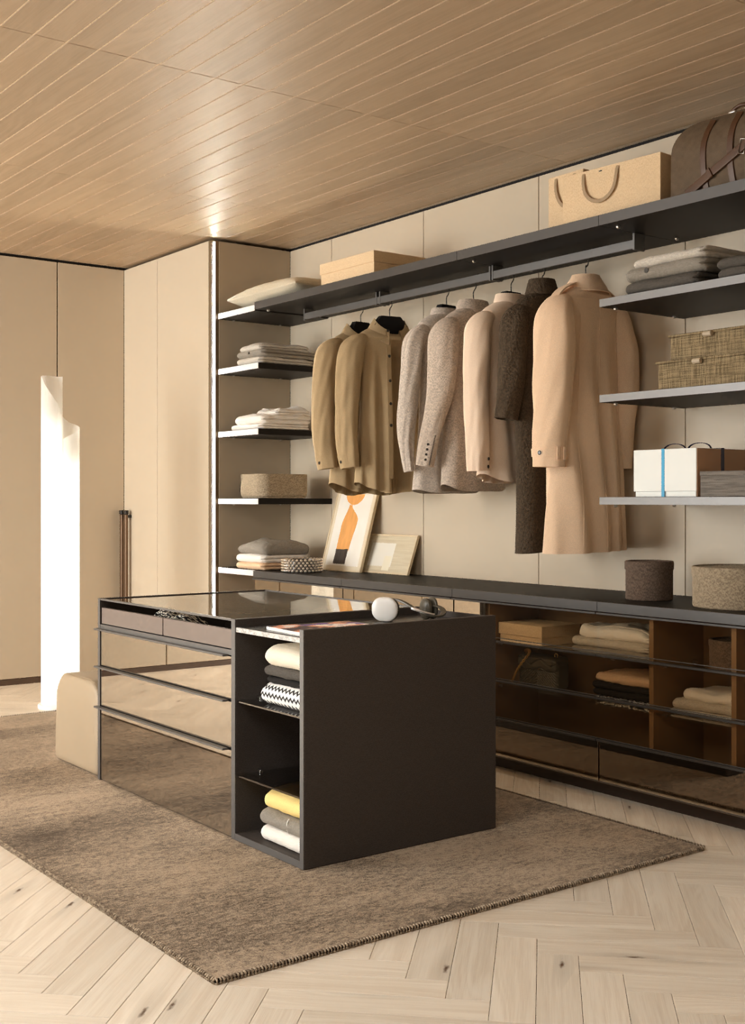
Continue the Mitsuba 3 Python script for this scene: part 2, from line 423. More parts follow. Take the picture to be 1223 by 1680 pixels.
CX0, CX1, CY0, CY1 = -3.1, -.6, -1.7, .6  # added fill panel out of view, brightens the floor and the shaded sides
cg = thing('ceiling_light', 'large flat square ceiling light over the open floor in front of the island', 'ceiling light')
for a_ in ((CX0 - .03, CX0, CY0 - .03, CY1 + .03), (CX1, CX1 + .03, CY0 - .03, CY1 + .03), (CX0, CX1, CY0 - .03, CY0), (CX0, CX1, CY1, CY1 + .03)):
    obj('frame', bx(*a_, ZC - .045, ZC - .001, .002), M_WHITE, cg)
P = np.array([[CX0, CY0, ZC - .03], [CX0, CY1, ZC - .03], [CX1, CY1, ZC - .03], [CX1, CY0, ZC - .03]])
obj('diffuser', trimesh.Trimesh(P, [[0, 1, 2], [0, 2, 3]], process=False), M_WHITE, cg, emitter={'type': 'area', 'radiance': {'type': 'rgb', 'value': ADDED_FILL_RADIANCE}})

# closet doors in line with the shelving and the light strip beside them
cl = thing('built_in_closet', 'tall beige closet with flush doors to the left of the open shelves', 'closet')
obj('carcass', bx(XL, -6.995, YC + .022, YB - .004, 0, TOP), M_BLACK, cl)
for a, b in ((XL + .001, -7.739), (-7.739, -6.996)):
    obj('door', bx(a + .0022, b - .0022, YC, YC + .02, .045, TOP, .0012), M_BEIGE, cl)
obj('end_panel', bx(-6.994, -6.972, YC + .0, YB - .004, .0, TOP, .001), mat('bronze_end', princ((.22, .16, .09), .4, .5, .4)), cl)
hb = thing('bar_handle', 'slim vertical bronze bar with black ends at the left corner of the closet', 'handle')
for x in (-8.235, -8.165):
    obj('bar', bx(x - .016, x + .016, YC - .05, YC - .028, .45, 1.195, .003), M_BRONZE, hb)
    obj('cap', bx(x - .018, x + .018, YC - .053, YC - .025, 1.195, 1.225, .003), M_WIRE, hb)
obj('mount', bx(-8.25, -8.15, YC - .03, YC, 1.17, 1.19, .002), M_WIRE, hb)
obj('mount', bx(-8.25, -8.15, YC - .03, YC, .47, .49, .002), M_WIRE, hb)

sp = thing('niche_side_panel', 'tall taupe panel closing the left end of the open shelves', 'side panel')
obj('panel', bx(XS - .007, XS, YS + .006, YB, 0, TOP, .001), M_NICHE, sp)
ls = thing('light_strip', 'vertical white light strip from counter to ceiling beside the closet', 'light strip')
obj('profile', bx(-6.9715, XS - .0005, YS - .020, YS + .005, .0, TOP - .004), mat('bronze_profile', princ((.16, .11, .06), .35, .5, .6)), ls)
obj('diffuser', bx(-6.9710, XS - .001, YS - .030, YS - .0202, .03, TOP - .006, .003), M_WHITE, ls, emitter={'type': 'area', 'radiance': {'type': 'rgb', 'value': LED_RADIANCE}})

# ------------------------------------------------------------------ shelves
def pins(k, pts, r=.006):
    for x, y, z in pts:
        obj('shelf_pin', cyl((x, y, z - .004), r, .012, 'x', 12), M_STEEL, k)
XE = -6.46
for z1, z0, xe, lab in ((2.529, 2.493, -6.503, 'short dark shelf with bright edge carrying the pillow tip beside the light strip'),
                        (2.163, 2.127, XE, 'short dark shelf with bright edge under the grey folded knits'),
                        (1.749, 1.713, XE, 'short dark shelf with bright edge under the white folded linen'),
                        (1.310, 1.274, XE, 'short dark shelf with bright edge under the felt basket'),
                        (.858, .822, -6.503, 'short dark shelf with bright edge level with the counter, left of it')):
    t = thing('tower_shelf', lab, 'shelf')
    obj('board', bx(XS, xe, YS + .003, YB, z0, z1, .001), M_SHELF, t)
    obj('edge_strip', bx(XS + .001, xe, YS - .001, YS + .0028, z0, z1, .0005), M_PALE_EDGE, t, label='bright aluminium edge')
    pins(t, [(XS + .03, YS + .10, z0), (XS + .03, YB - .10, z0)])
LZ1, LZ0 = 2.546, 2.500
lx = [-6.503, -4.561, -3.615, -2.655, -1.0]
labs = ['long dark upper shelf above the shirts, left section', 'dark upper shelf section above the jackets, between pillow shelf and paper bags',
        'dark upper shelf section under the duffel bag', 'dark upper shelf section at the far right end']
for (a, b), lab in zip(zip(lx[:-1], lx[1:]), labs):
    t = thing('upper_shelf', lab, 'shelf')
    obj('board', bx(a + .001, b - .001, YS + .003, YB, LZ0, LZ1, .001), M_SHELF, t)
    obj('edge_strip', bx(a + .001, b - .001, YS - .001, YS + .0028, LZ0, LZ1, .0005), M_EDGE2, t, label='gunmetal edge')
    pins(t, [(a + .05, YS + .07, LZ0), (a + .05, YB - .10, LZ0)], .009)
for z1, z0, lab in ((2.177, 2.143, 'right dark shelf under the folded grey knits'), (1.759, 1.726, 'right dark shelf under the woven boxes'),
                    (1.313, 1.280, 'right dark shelf under the white gift box')):
    t = thing('side_shelf', lab, 'shelf')
    obj('board', bx(-3.611, -2.0, YS + .003, YB, z0, z1, .001), M_SHELF, t)
    obj('edge_strip', bx(-3.611, -2.0, YS - .001, YS + .0028, z0, z1, .0005), M_EDGE, t, label='gunmetal edge')
    pins(t, [(-3.58, YS + .07, z0), (-3.58, YB - .10, z0)], .008)

# hanging rails under the upper shelf
YR = 4.22
for a, b, lab in ((-6.292, -4.568, 'flat grey hanging rail carrying the shirts and left jackets'), (-4.556, -3.614, 'flat grey hanging rail carrying the coats')):
    t = thing('hanging_rail', lab, 'rail')
    obj('front_bar', bx(a, b, YR - .038, YR - .026, 2.430, 2.471, .0015), M_EDGE, t)
    obj('rod', cyl(((a + b) / 2, YR, 2.462), .011, b - a - .01, 'x', 16), M_EDGE, t)
    for x in [a + .004, b - .004] + ([-5.505] if b < -4.56 else []):
        obj('bracket', bx(x - .006, x + .006, YR - .04, YR + .03, 2.424, LZ0, .001), M_EDGE, t)
        if x == -5.505:
            obj('bracket', bx(x - .04, x - .028, YR - .04, YR + .03, 2.424, LZ0, .001), M_EDGE, t)

# ------------------------------------------------------------------ sideboard under the counter
CZ1, CZ0 = .856, .814
cx = [-6.502, -5.544, -4.585, -3.615, -2.655, -1.70]
clab = ['dark counter section under the two framed artworks', 'dark counter section below the shirts, right of the artworks', 'dark counter section below the coats, left of the round boxes',
        'dark counter section under the two round felt boxes', 'dark counter section at the far right']
for (a, b), lab in zip(zip(cx[:-1], cx[1:]), clab):
    t = thing('counter_top', lab, 'counter')
    obj('slab', bx(a + .0012, b - .0012, YS + .003, YB, CZ0, CZ1, .001), M_SHELF, t)
    obj('edge_strip', bx(a + .0012, b - .0012, YS - .012, YS + .0028, CZ0, CZ1, .0005), M_EDGE2, t, label='gunmetal edge')
ROWS = ((.640, .803), (.446, .619), (.262, .432), (.072, .250))
ulab = ['left end drawer unit of the sideboard, next to the side panel', 'second drawer unit of the sideboard, behind the island top', 'drawer unit with the kraft box and black handbag inside',
        'drawer unit with folded knits behind bronze glass', 'rightmost drawer unit of the sideboard']
YIN = 4.30
for i, ((a, b), lab) in enumerate(zip(zip(cx[:-1], cx[1:]), ulab)):
    t = thing('sideboard_unit', lab, 'sideboard')
    obj('base', bx(a, b, YS + .02, YB - .02, .06, .075), M_BROWN, t)
    obj('plinth', bx(a, b, YS + .07, YB - .02, 0, .06), mat('plinth', princ((.04, .022, .014), .5)) if i == 0 else 'mat_plinth', t)
    obj('back', bx(a, b, YIN, YIN + .015, .075, CZ0), M_BROWN, t)
    for r, (z0, z1) in enumerate(ROWS):
        a_ = -4.349 if i == 2 and r < 3 else a
        if i < 2 or r == 3:
            d = obj('mirrored_drawer', bx(a + .004, b - .004, YS, YS + .008, z0, z1, .0005), M_BMIRROR, t)
        else:
            if a_ > a: obj('mirrored_filler', bx(a + .004, a_ - .001, YS, YS + .008, z0, z1, .0005), M_BMIRROR, t)
            d = obj('glass_drawer', (np.array([[a_ + .002, YS, z0], [b - .004, YS, z0], [b - .004, YS, z1], [a_ + .002, YS, z1]]), np.array([[0, 1, 2], [0, 2, 3]])), M_BGLASS, t)
        obj('handle_lip', bx(a + .003, b - .003, YS - .022, YS + .004, z1 - .001, z1 + .008, .001), M_EDGE2, d)
        obj('front_rim', bx(a + .004, b - .004, YS - .004, YS + .002, z0 - .003, z0, .0005), M_EDGE, d)
for u, x in (('sideboard_unit', -6.488), ('sideboard_unit_002', -4.352), ('sideboard_unit_003', -3.338), ('sideboard_unit_003', -2.925), ('sideboard_unit_004', -1.95)):
    obj('upright', bx(x - .012, x + .012, YS + .018, YIN - .0005, .0755, CZ0 - .0005, .001), M_BROWN, u)
for z in (.612, .405):
    for u, a, b in (('sideboard_unit_002', -4.338, -3.616), ('sideboard_unit_003', -3.614, -3.351), ('sideboard_unit_003', -3.325, -2.938), ('sideboard_unit_004', -2.65, -1.963)):
        g_ = obj('glass_shelf', bx(a, b, YS + .03, YIN - .0005, z - .006, z, .001), M_GLASS, u)
        for y in (YS + .08, YIN - .07):
            obj('shelf_pin', cyl((a + .010, y, z - .0122), .006, .020, 'x', 12), M_STEEL, g_)

# ------------------------------------------------------------------ island
IX0, IX1, IXM, IY0, IY1, IZ = -5.20, -3.487, -3.98, 2.32, 3.222, .848
isl = thing('island_dresser', 'dark free-standing dresser island with bronze mirrored drawers and glass top on the rug', 'dresser')
ZB = .0143
obj('end_panel', bx(-3.512, IX1, IY0, IY1, ZB, IZ, .0012), M_DARK, isl)
obj('end_edge', bx(-3.512, IX1 - .001, IY0 - .0035, IY0 - .0002, ZB, IZ, .0004), M_EDGE, isl, label='gunmetal front edge')
obj('side_panel', bx(IX0, IX0 + .022, IY0, IY1, ZB, IZ, .0012), M_DARK, isl)
obj('side_edge', bx(IX0, IX0 + .022, IY0 - .0035, IY0 - .0002, ZB, IZ, .0004), M_EDGE, isl, label='gunmetal front edge')
obj('middle_panel', bx(IXM - .004, IXM + .024, IY0, IY1, ZB, IZ, .0012), M_DARK, isl)
obj('middle_edge', bx(IXM - .004, IXM + .024, IY0 - .0035, IY0 - .0002, ZB, IZ, .0004), M_EDGE, isl, label='gunmetal front edge')
obj('back_panel', bx(IX0 + .022, -3.512, IY1 - .02, IY1 - .002, ZB, IZ - .004, .001), M_DARK, isl)
obj('bottom', bx(IXM + .024, -3.512, IY0 + .001, IY1 - .02, ZB, ZB + .024, .001), M_DARK, isl)
obj('bottom_edge', bx(IXM + .024, -3.512, IY0 - .003, IY0 + .0008, ZB, ZB + .024, .0004), M_EDGE, isl)
xa, xb = IX0 + .022, IXM - .004
fr = obj('glass_top', (np.array([[xa, IY0 + .004, IZ - .004], [xb, IY0 + .004, IZ - .004], [xb, IY1 - .012, IZ - .004], [xa, IY1 - .012, IZ - .004]]), np.array([[0, 1, 2], [0, 2, 3]])), M_SGLASS, isl)
for y in (IY0 + .004, IY1 - .008):
    obj('top_frame', bx(xa, xb, y - .006, y + .006, IZ - .008, IZ - .0005), M_EDGE, isl)
obj('tray_floor', bx(xa, xb, IY0 + .02, IY1 - .02, .70, .712), M_DARK, isl)
obj('frame_rail', bx(xa, xb, IY0 - .002, IY0 + .02, .709, .730, .0006), M_EDGE, isl)
mid = -4.563
for a, b in ((xa + .004, mid - .004), (mid + .004, xb - .004)):
    obj('tray_front', bx(a, b, IY0 + .004, IY0 + .02, .733, .806, .0008), M_JDRAW, isl)
obj('tray_divider', bx(mid - .003, mid + .003, IY0 + .02, IY1 - .02, .712, .80), M_DARK, isl)
for x in (-4.9, -4.3):
    obj('tray_divider', bx(x - .003, x + .003, IY0 + .25, IY1 - .02, .712, .77), M_DARK, isl)
obj('tray_divider', bx(xa, xb, IY0 + .30, IY0 + .306, .712, .77), M_DARK, isl)
obj('tray_divider', bx(xa, xb, IY0 + .58, IY0 + .586, .712, .77), M_DARK, isl)
for z0, z1 in ((.541, .704), (.356, .531), (ZB + .004, .346)):
    d = obj('mirrored_drawer', bx(xa + .002, xb - .002, IY0 + .001, IY0 + .012, z0, z1, .0006), M_MIRROR, isl)
    obj('handle_lip', bx(xa - .024, xb - .03, IY0 - .024, IY0 + .002, z1 - .001, z1 + .007, .0012), M_EDGE, d)
obj('drawer_body', bx(xa, xb, IY0 + .02, IY1 - .02, ZB, .70), M_DARK, isl)
st = obj('stone_shelf', bx(IXM + .024, -3.512, IY0 + .001, IY1 - .02, .800, .818, .001), M_STONE, isl, label='pale stone edge')
obj('desk_pad', bx(IXM + .026, -3.514, IY0 + .008, IY1 - .022, .8182, .8205, .0008), mat('pad_black', princ((.02, .018, .017), .25)), isl)
for z in (.540, .258):
    t = thing('glass_shelf', 'smoked glass shelf in the island bay %s' % ('under the cream knit stack' if z > .4 else 'above the yellow knit'), 'shelf')
    obj('pane', bx(IXM + .025, -3.513, IY0 + .006, IY1 - .03, z - .007, z, .001), M_SGLASS, t)
    obj('shelf_pin', cyl((IXM + .036, IY0 + .10, z + .004), .008, .022, 'x', 12), M_STEEL, t)
    obj('shelf_pin', cyl((-3.524, IY0 + .10, z + .004), .008, .022, 'x', 12), M_STEEL, t)

# ------------------------------------------------------------------ rug
def rug_mesh():
    x0, x1, y0, y1 = RUG
    nx, ny, h = 260, 130, .0125
    xs = np.linspace(x0 + .006, x1 - .006, nx); ys = np.linspace(y0 + .006, y1 - .006, ny)
    X, Y = np.meshgrid(xs, ys)
    Z = h + .0012 * (meshkit.noise(np.stack([X * 40, Y * 40, X * 0], -1)) - .5)
    top = np.stack([X, Y, Z], -1)
    g = [grid_mesh(top)]
    ring = np.vstack([top[0, :], top[1:, -1], top[-1, -2::-1], top[-2:0:-1, 0]])
    c = np.array([(x0 + x1) / 2, (y0 + y1) / 2, 0])
    out = []
    for dr_, z in ((0, 1.0), (.005, .85), (.007, .45), (.005, .1)):
        q = ring.copy(); e = np.sign(q[:, :2] - c[:2]) * (np.abs(q[:, :2] - c[:2]) > np.array([(x1 - x0) / 2, (y1 - y0) / 2]) - .02)
        q[:, :2] += e * dr_; q[:, 2] *= z
        out.append(q)
    g.append(grid_mesh(np.stack(out), closed_u=True))
    return cat(g)
rug = obj('area_rug', rug_mesh(), M_RUG, smooth=True)
tag(rug, 'large mottled brown rug with corded edges under the island', 'rug')
loops = []
ring8 = np.arange(8) * np.pi / 4
def loop(px, py, dx, dy, s):
    a = np.linspace(0, np.pi, 6)
    r = .0065 * s
    pts = np.stack([px + dx * (np.sin(a) * .009 - .001), py + dy * (np.sin(a) * .009 - .001), .008 - .0075 * np.cos(np.pi - a) * -1], 1)
    return tube(pts[::-1], .0040 * s, 5)
x0, x1, y0, y1 = RUG
rr = random.Random(3)
for x in np.arange(x0, x1, .011): loops.append(loop(x + rr.uniform(-.001, .001), y0, 0, -1, rr.uniform(.8, 1.15)))
for y in np.arange(y0, y1, .011):
    loops.append(loop(x1, y, 1, 0, rr.uniform(.8, 1.15)))
for x in np.arange(x0, x1, .014): loops.append(loop(x, y1, 0, 1, rr.uniform(.8, 1.15)))
for y in np.arange(y0, y1, .014): loops.append(loop(x0, y, -1, 0, rr.uniform(.8, 1.15)))
obj('corded_edge', cat(loops), mat('rug_cord', princ(proc(speckled((.46, .37, .27), (.17, .125, .088), 210.0)), .95, .1)), rug, smooth=True, kind='stuff')

# ------------------------------------------------------------------ pouf
def soft_box(x0, x1, y0, y1, z0, z1, r, n=24, low=None):
    """A box with round edges of radius r."""
    v, f = cube_grid(n, n, n)
    h = np.array([x1 - x0, y1 - y0, z1 - z0]) / 2; c = np.array([x0 + x1, y0 + y1, z0 + z1]) / 2
    r = np.minimum(np.broadcast_to(np.asarray(r, float), (3,)), h * .999)
    if low is not None:
        k = smooth01((v[:, 2:] + .3) / .9)
        r = np.asarray(low, float) * (1 - k) + r * k
    # spread lattice lines so that the edges get enough of them
    s = np.sign(v) * (1 - (1 - np.abs(v)) ** 1.7)
    p = s * h
    inner = np.clip(p, -(h - r), h - r)
    d = (p - inner) / r
    ln = np.linalg.norm(d, axis=1, keepdims=True)
    mx = np.abs(d).max(1, keepdims=True)
    q = inner + np.where(ln > 1e-9, d / np.maximum(ln, 1e-9) * mx, 0) * r
    return trimesh.Trimesh(q + c, f, process=False)
pf = thing('pouf', 'tan leather pouf with rounded end standing against the left end of the island', 'pouf')
obj('cushion', soft_box(-5.742, -5.228, 2.325, 3.15, .016, .452, (.13, .02, .13), 36, low=(.03, .02, .03)), M_LEATHER, pf, smooth=True)
obj('seam', tube([(-5.742 + .13 + t, 2.3265, .4515) for t in np.linspace(0, .36, 12)], .0018, 6), M_LEATHER, pf, smooth=True)

# ------------------------------------------------------------------ scroll floor lamp
lp = thing('floor_lamp', 'tall glowing white floor lamp rolled from an opal sheet, by the left wall', 'lamp')
LC = np.array([-7.200, 2.955]); RU = np.array([RGT2[0], RGT2[1]]); DU = np.array([FWD2[0], FWD2[1]])
def lamp_path():
    pts = []
    c1, r1 = np.array([-.052, 0.]), .066
    for a in np.linspace(math.radians(18), math.radians(318), 60): pts.append(c1 + r1 * np.array([math.cos(a), math.sin(a)]))
    c2, r2 = np.array([.062, -.004]), .060
    for a in np.linspace(math.radians(195), math.radians(-118), 60): pts.append(c2 + r2 * np.array([math.cos(a), math.sin(a)]))
    return np.array(pts)
lpth = lamp_path()
s = np.r_[0, np.cumsum(np.linalg.norm(np.diff(lpth, axis=0), axis=1))]; s /= s[-1]
ztop = np.interp(s, [0, .2, .33, .46, .55, .66, .78, 1.0], [2.075, 2.085, 2.07, 1.93, 1.85, 1.79, 1.76, 1.68])
zz = np.linspace(0, 1, 40)
wpt = LC + lpth[:, :1] * RU + lpth[:, 1:] * DU
P = np.concatenate([np.repeat(wpt[None], 40, 0), (.03 + (ztop[None] - .03) * zz[:, None])[..., None]], -1)
obj('shade', grid_mesh(P), M_SHADE, lp, smooth=True)
for cu, zt in ((-.052, 1.80), (.062, 1.55)):
    c = LC + cu * RU
    obj('light_tube', cyl((c[0], c[1], (zt + .06) / 2), .014, zt - .06, n=16), M_WHITE, lp, emitter={'type': 'area', 'radiance': {'type': 'rgb', 'value': TUBE_RADIANCE}})
obj('base', cyl((LC[0], LC[1], .015), .135, .03, n=48, b=.006), M_WHITE, lp)
# ------------------------------------------------------------------ hanging clothes
NZ = meshkit.noise
def interp_rows(rows, t):
    r = np.array(rows, float)
    return [np.interp(t, np.linspace(0, 1, len(r)), r[:, i]) for i in range(r.shape[1])]

class Garment:
    """A garment on a hanger. Local axes: y along the shoulders (world y), x towards the camera's side, z up; origin under the rail."""
    def __init__(self, name, label, X, bsdf, yaw=0.0, seed=0, grp=None, top=0.0):
        self.k = thing(name, label, 'coat' if 'coat' in name else ('jacket' if ('jacket' in name or 'blazer' in name) else 'shirt'), grp)
        self.X, self.m, self.yaw, self.seed, self.top = X, bsdf, yaw, seed, top
    def place(self, m):
        m.apply_transform(trimesh.transformations.rotation_matrix(math.radians(self.yaw), [0, 0, 1]))
        m.apply_translation([self.X, YR, self.top])
        return m
    def add(self, name, m, bsdf=None, smooth=40, label=None, parent=None):
        return obj(name, self.place(m), bsdf or self.m, parent or self.k, smooth, label=label)
    def body(self, rows, hem, amp=.016, freq=9.0, opened=0.0, nz=110, nt=160, px=.78, dip=0.0):
        z, a, b, xo = interp_rows(rows, np.linspace(0, 1, nz))
        th = np.arange(nt) * 2 * np.pi / nt
        c, s = np.cos(th), np.sin(th)
        C = np.sign(c) * np.abs(c) ** .9; S = np.sign(s) * np.abs(s) ** px
        ztop, zbot = z[0], z[-1]
        Y = a[:, None] * C[None]; Xx = b[:, None] * S[None] + xo[:, None]
        t = ((ztop - z) / (ztop - zbot))[:, None]
        zz = z[:, None] + (hem(C, S)[None] if hem else 0) * np.clip((t - .55) / .45, 0, 1) ** 1.5
        # hanging folds: they start below the shoulders and deepen towards the hem
        p = np.stack([Y * freq, np.sign(S)[None] * 3.0 + 0 * Y + self.seed * 5.3, zz * .9], -1)
        ph = Y * freq + 1.5 * (NZ(p * np.array([.35, 1, 1.1]), self.seed + 9) - .5) + self.seed * .37
        f = .55 * np.sin(2 * np.pi * ph) * (.25 + 1.1 * NZ(p * np.array([.6, 1, .8]), self.seed + 4)) + .35 * (NZ(p * np.array([2.1, 1, 1.3]), self.seed + 3) - .5)
        drag = NZ(np.stack([Y * 6 + zz * 5 * np.sign(Y + 1e-9), 0 * Y + self.seed, zz * 3.5], -1), self.seed + 7) - .5
        grow = smooth01((t - .06) / .5)
        Xx = Xx + np.abs(S)[None] ** .6 * (amp * 2.0 * f * grow + .010 * drag * smooth01(t / .12) * (1 - .5 * grow)) * np.sign(S)[None]
        if opened:
            w = np.clip((Y + .030) / .018, 0, 1) * np.clip((.105 - Y) / .06, 0, 1) * (S[None] > 0)
            Xx = Xx - opened * w * smooth01((t - .07) / .12)
        P = np.stack([Xx, Y, zz], -1)
        P[..., 2] -= dip * np.clip(S, 0, 1)[None] * np.clip((zz - 2.20) / .10, 0, 1)
        self.P = P
        return self.add('body', grid_mesh(P, closed_u=True), smooth=50)
    def face(self, y, z, off=.002):
        """The point of the body's camera side at height z and y."""
        P = self.P; front = P[:, 8:72]
        i = np.argmin(np.abs(front[..., 2] - z) + 1.0 * np.abs(front[..., 1] - y) * 1.0)
        q = front.reshape(-1, 3)[i]
        return np.array([q[0] + off, y, z])
    def sleeve(self, rows, wr=.006, label=None, n=90, nt=64, name='sleeve'):
        """rows of (z, y, x, ry, rx) from the shoulder to the cuff."""
        rows = [list(r) for r in rows]
        rows[0] = [rows[0][0] - .024, rows[0][1] * .97, rows[0][2], rows[0][3] * .62, rows[0][4] * .82]
        rows[1] = [rows[1][0] - .022, rows[1][1] * .985, rows[1][2], rows[1][3] * .78, rows[1][4] * .94]
        if rows[-1][1] > 0:      # the sleeve next to the wall hangs closer to the body and a little forward
            rows = [[z_, y_ * (.87 if i_ > 1 else .95), x_ + .02 * (i_ > 2), a_ * .90, b_] for i_, (z_, y_, x_, a_, b_) in enumerate(rows)]
        z, y, x, ry, rx = interp_spline(rows, n)
        c = np.stack([x, y, z], 1)
        t = np.gradient(c, axis=0); t /= np.linalg.norm(t, axis=1, keepdims=True)
        U = np.cross(t, [1.0, 0, 0]); U /= np.linalg.norm(U, axis=1, keepdims=True); V = np.cross(U, t)
        a = np.arange(nt) * 2 * np.pi / nt
        L = np.r_[0, np.cumsum(np.linalg.norm(np.diff(c, axis=0), axis=1))]
        q = np.stack([np.cos(a)[None] * 1.6 + 0 * L[:, None], np.sin(a)[None] * 1.6 + L[:, None] * 2.0, L[:, None] * 7.0 + 2.5 * np.sin(a)[None] + self.seed + np.sign(y.mean()) * 9], -1)
        f = NZ(q, self.seed + 11) - .5
        lo = NZ(np.stack([np.cos(a)[None] * 2.2 + 0 * L[:, None], np.sin(a)[None] * 2.2 + 0 * L[:, None], L[:, None] * 1.2 + 0 * a[None] + self.seed], -1), self.seed + 5) - .5
        k = 1 + (wr * 2.2 * f + wr * 2.4 * lo)[..., None] / np.maximum(rx, .03)[:, None, None] * np.clip(np.linspace(0, 6, n), 0, 1)[:, None, None]
        P = c[:, None] + k * (ry[:, None, None] * np.cos(a)[None, :, None] * U[:, None] + rx[:, None, None] * np.sin(a)[None, :, None] * V[:, None])
        self.S = P
        # turned-in end so that the cuff has thickness
        e = P[-1]; ce = e.mean(0)
        P = np.concatenate([P, (ce + (e - ce) * .93 + [0, 0, .001])[None], (ce + (e - ce) * .90 + [0, 0, .05])[None]])
        return self.add(name, grid_mesh(P, closed_u=True), smooth=50, label=label)
    def cuff(self, parent, i0, grow=1.05, button=None, bmat='mat_dark_button'):
        P = self.S; n = len(P)
        i = int(n * i0)
        q = P[[i, i, -1, -1, -1]]
        cen = q.mean(1, keepdims=True)
        s = np.array([1.0, grow, grow, .97, .9])[:, None, None]
        R = cen + (q - cen) * s
        R[2:4, :, 2] -= .004
        R[4, :, 2] += .02
        self.add('cuff', grid_mesh(R, closed_u=True), smooth=30, parent=parent)
        if button:
            for th, dz in button:
                j = int((th % 1.0) * P.shape[1])
                p0 = R[1, j] * (1 - dz) + R[2, j] * dz
                nrm = p0 - (cen[1, 0] * (1 - dz) + cen[2, 0] * dz); nrm[2] = 0; nrm /= np.linalg.norm(nrm)
                self.button(p0 + nrm * .002, nrm, .0085, parent, bmat)
    def button(self, p, nrm, r=.007, parent=None, m='mat_dark_button'):
        b = lathe([(0, 0), (r, 0), (r, .002), (r * .8, .0035), (r * .7, .0025), (0, .0025)], 20)
        R = trimesh.geometry.align_vectors([0, 0, 1], nrm); b.apply_transform(R); b.apply_translation(p)
        self.add('button', b, m, 30, parent=parent)
    def collar(self, z, ry, rx, stand, leaf, flare, gap=.0, xc=0.0, name='collar', tip=.03, nt=72, thick=.003, dip=.0):
        """Stand and folded leaf round the neck; gap (radians) opens it on the camera's side for a front seen from the front."""
        th = np.linspace(gap, 2 * np.pi - gap, nt)          # 0 points to +x
        cx, sx = np.cos(th), np.sin(th)
        fr = np.clip((np.abs((th - np.pi)) - 1.7) / 1.44, 0, 1) if gap > 0 else 0 * th
        prof = [(0.98, 0.0, 0), (1.0, stand * .6, 0), (1.03, stand, 0), (1.10, stand + .003, 0), (1.15, stand - .006, 0),
                (1.15 + flare * .5, stand - leaf * .5, .5), (1.15 + flare, stand - leaf + .001, 1), (1.17 + flare, stand - leaf - .001, 1), (1.155 + flare, stand - leaf - .0035, 1), (1.10 + flare, stand - leaf - .002, 1), (1.12 + flare * .5, stand - leaf * .5, .5), (1.09, stand - .008, 0)]
        P = np.stack([np.stack([xc + rx * k * cx, ry * k * sx * (1 + 0 * fr), z + h - q * tip * fr - dip * np.clip(cx * 1.1, 0, 1)], -1) for k, h, q in prof])
        return self.add(name, grid_mesh(P, closed_u=(gap == 0)), smooth=60)

def interp_spline(rows, n):
    from scipy.interpolate import PchipInterpolator
    r = np.array(rows, float)
    d = np.r_[0, np.cumsum(np.linalg.norm(np.diff(r[:, :3], axis=0), axis=1))]
    return PchipInterpolator(d, r)(np.linspace(0, d[-1], n)).T

def hanger(X, label, yaw=0.0, w=.050, low=.0, lip=.030):
    k = thing('clothes_hanger', label, 'hanger')
    from shapely.geometry import Polygon
    pl = Polygon([(-w, 2.352), (w, 2.352), (w + lip, 2.30), (.125, 2.258), (.180, 2.226), (.180, 2.21), (.10, 2.215), (0, 2.23), (-.10, 2.215), (-.180, 2.21), (-.180, 2.226), (-.125, 2.258), (-w - lip, 2.30)])
    m = trimesh.creation.extrude_polygon(pl, .040, engine='earcut')
    v = np.array(m.vertices); v = np.stack([v[:, 2] - .020, v[:, 0], v[:, 1]], 1)
    m = trimesh.Trimesh(v, m.faces, process=False); m.fix_normals()
    rotz(m, yaw); m.apply_translation([X, YR, low])
    obj('shoulders', m, M_HANGER, k)
    pts = [(0, 0, 2.345), (0, 0, 2.385), (0, .004, 2.40), (0, .016, 2.415), (0, .0165, 2.45), (0, .016, 2.466), (0, .010, 2.4775), (0, 0, 2.4805), (0, -.011, 2.477), (0, -.0165, 2.464), (0, -.019, 2.440), (0, -.022, 2.428)]
    p = smooth_path(pts, 48) + np.array([X, YR, 0]); p[:, 2] += np.where(p[:, 2] < 2.40, low, 0)
    obj('hook', tube(p, .0026, 8), M_WIRE, k, smooth=True)
    return k

def shirt_rows(dz=0.0, sh=.213, hem=.215, b=.085, neck=.080, zb=1.34):
    return [(2.308 + dz, neck, .052, 0), (2.296 + dz, neck + .018, .062, 0), (2.280 + dz, .130, .068, 0), (2.262 + dz, .165, .071, 0), (2.242 + dz, .193, .071, 0), (2.205 + dz, sh, .066, 0), (2.12 + dz, sh - .020, .066, 0),
            (2.00, sh - .030, .068, 0), (1.85, sh - .030, .072, 0), (1.70, sh - .024, .078, 0), (1.55, hem - .018, .084, 0), (1.45, hem - .008, b, 0), (zb, hem, b + .004, 0)]
def tail(c, s): return .060 * np.abs(c) ** 2.5 - .014 * (s < 0) * (1 - np.abs(c))

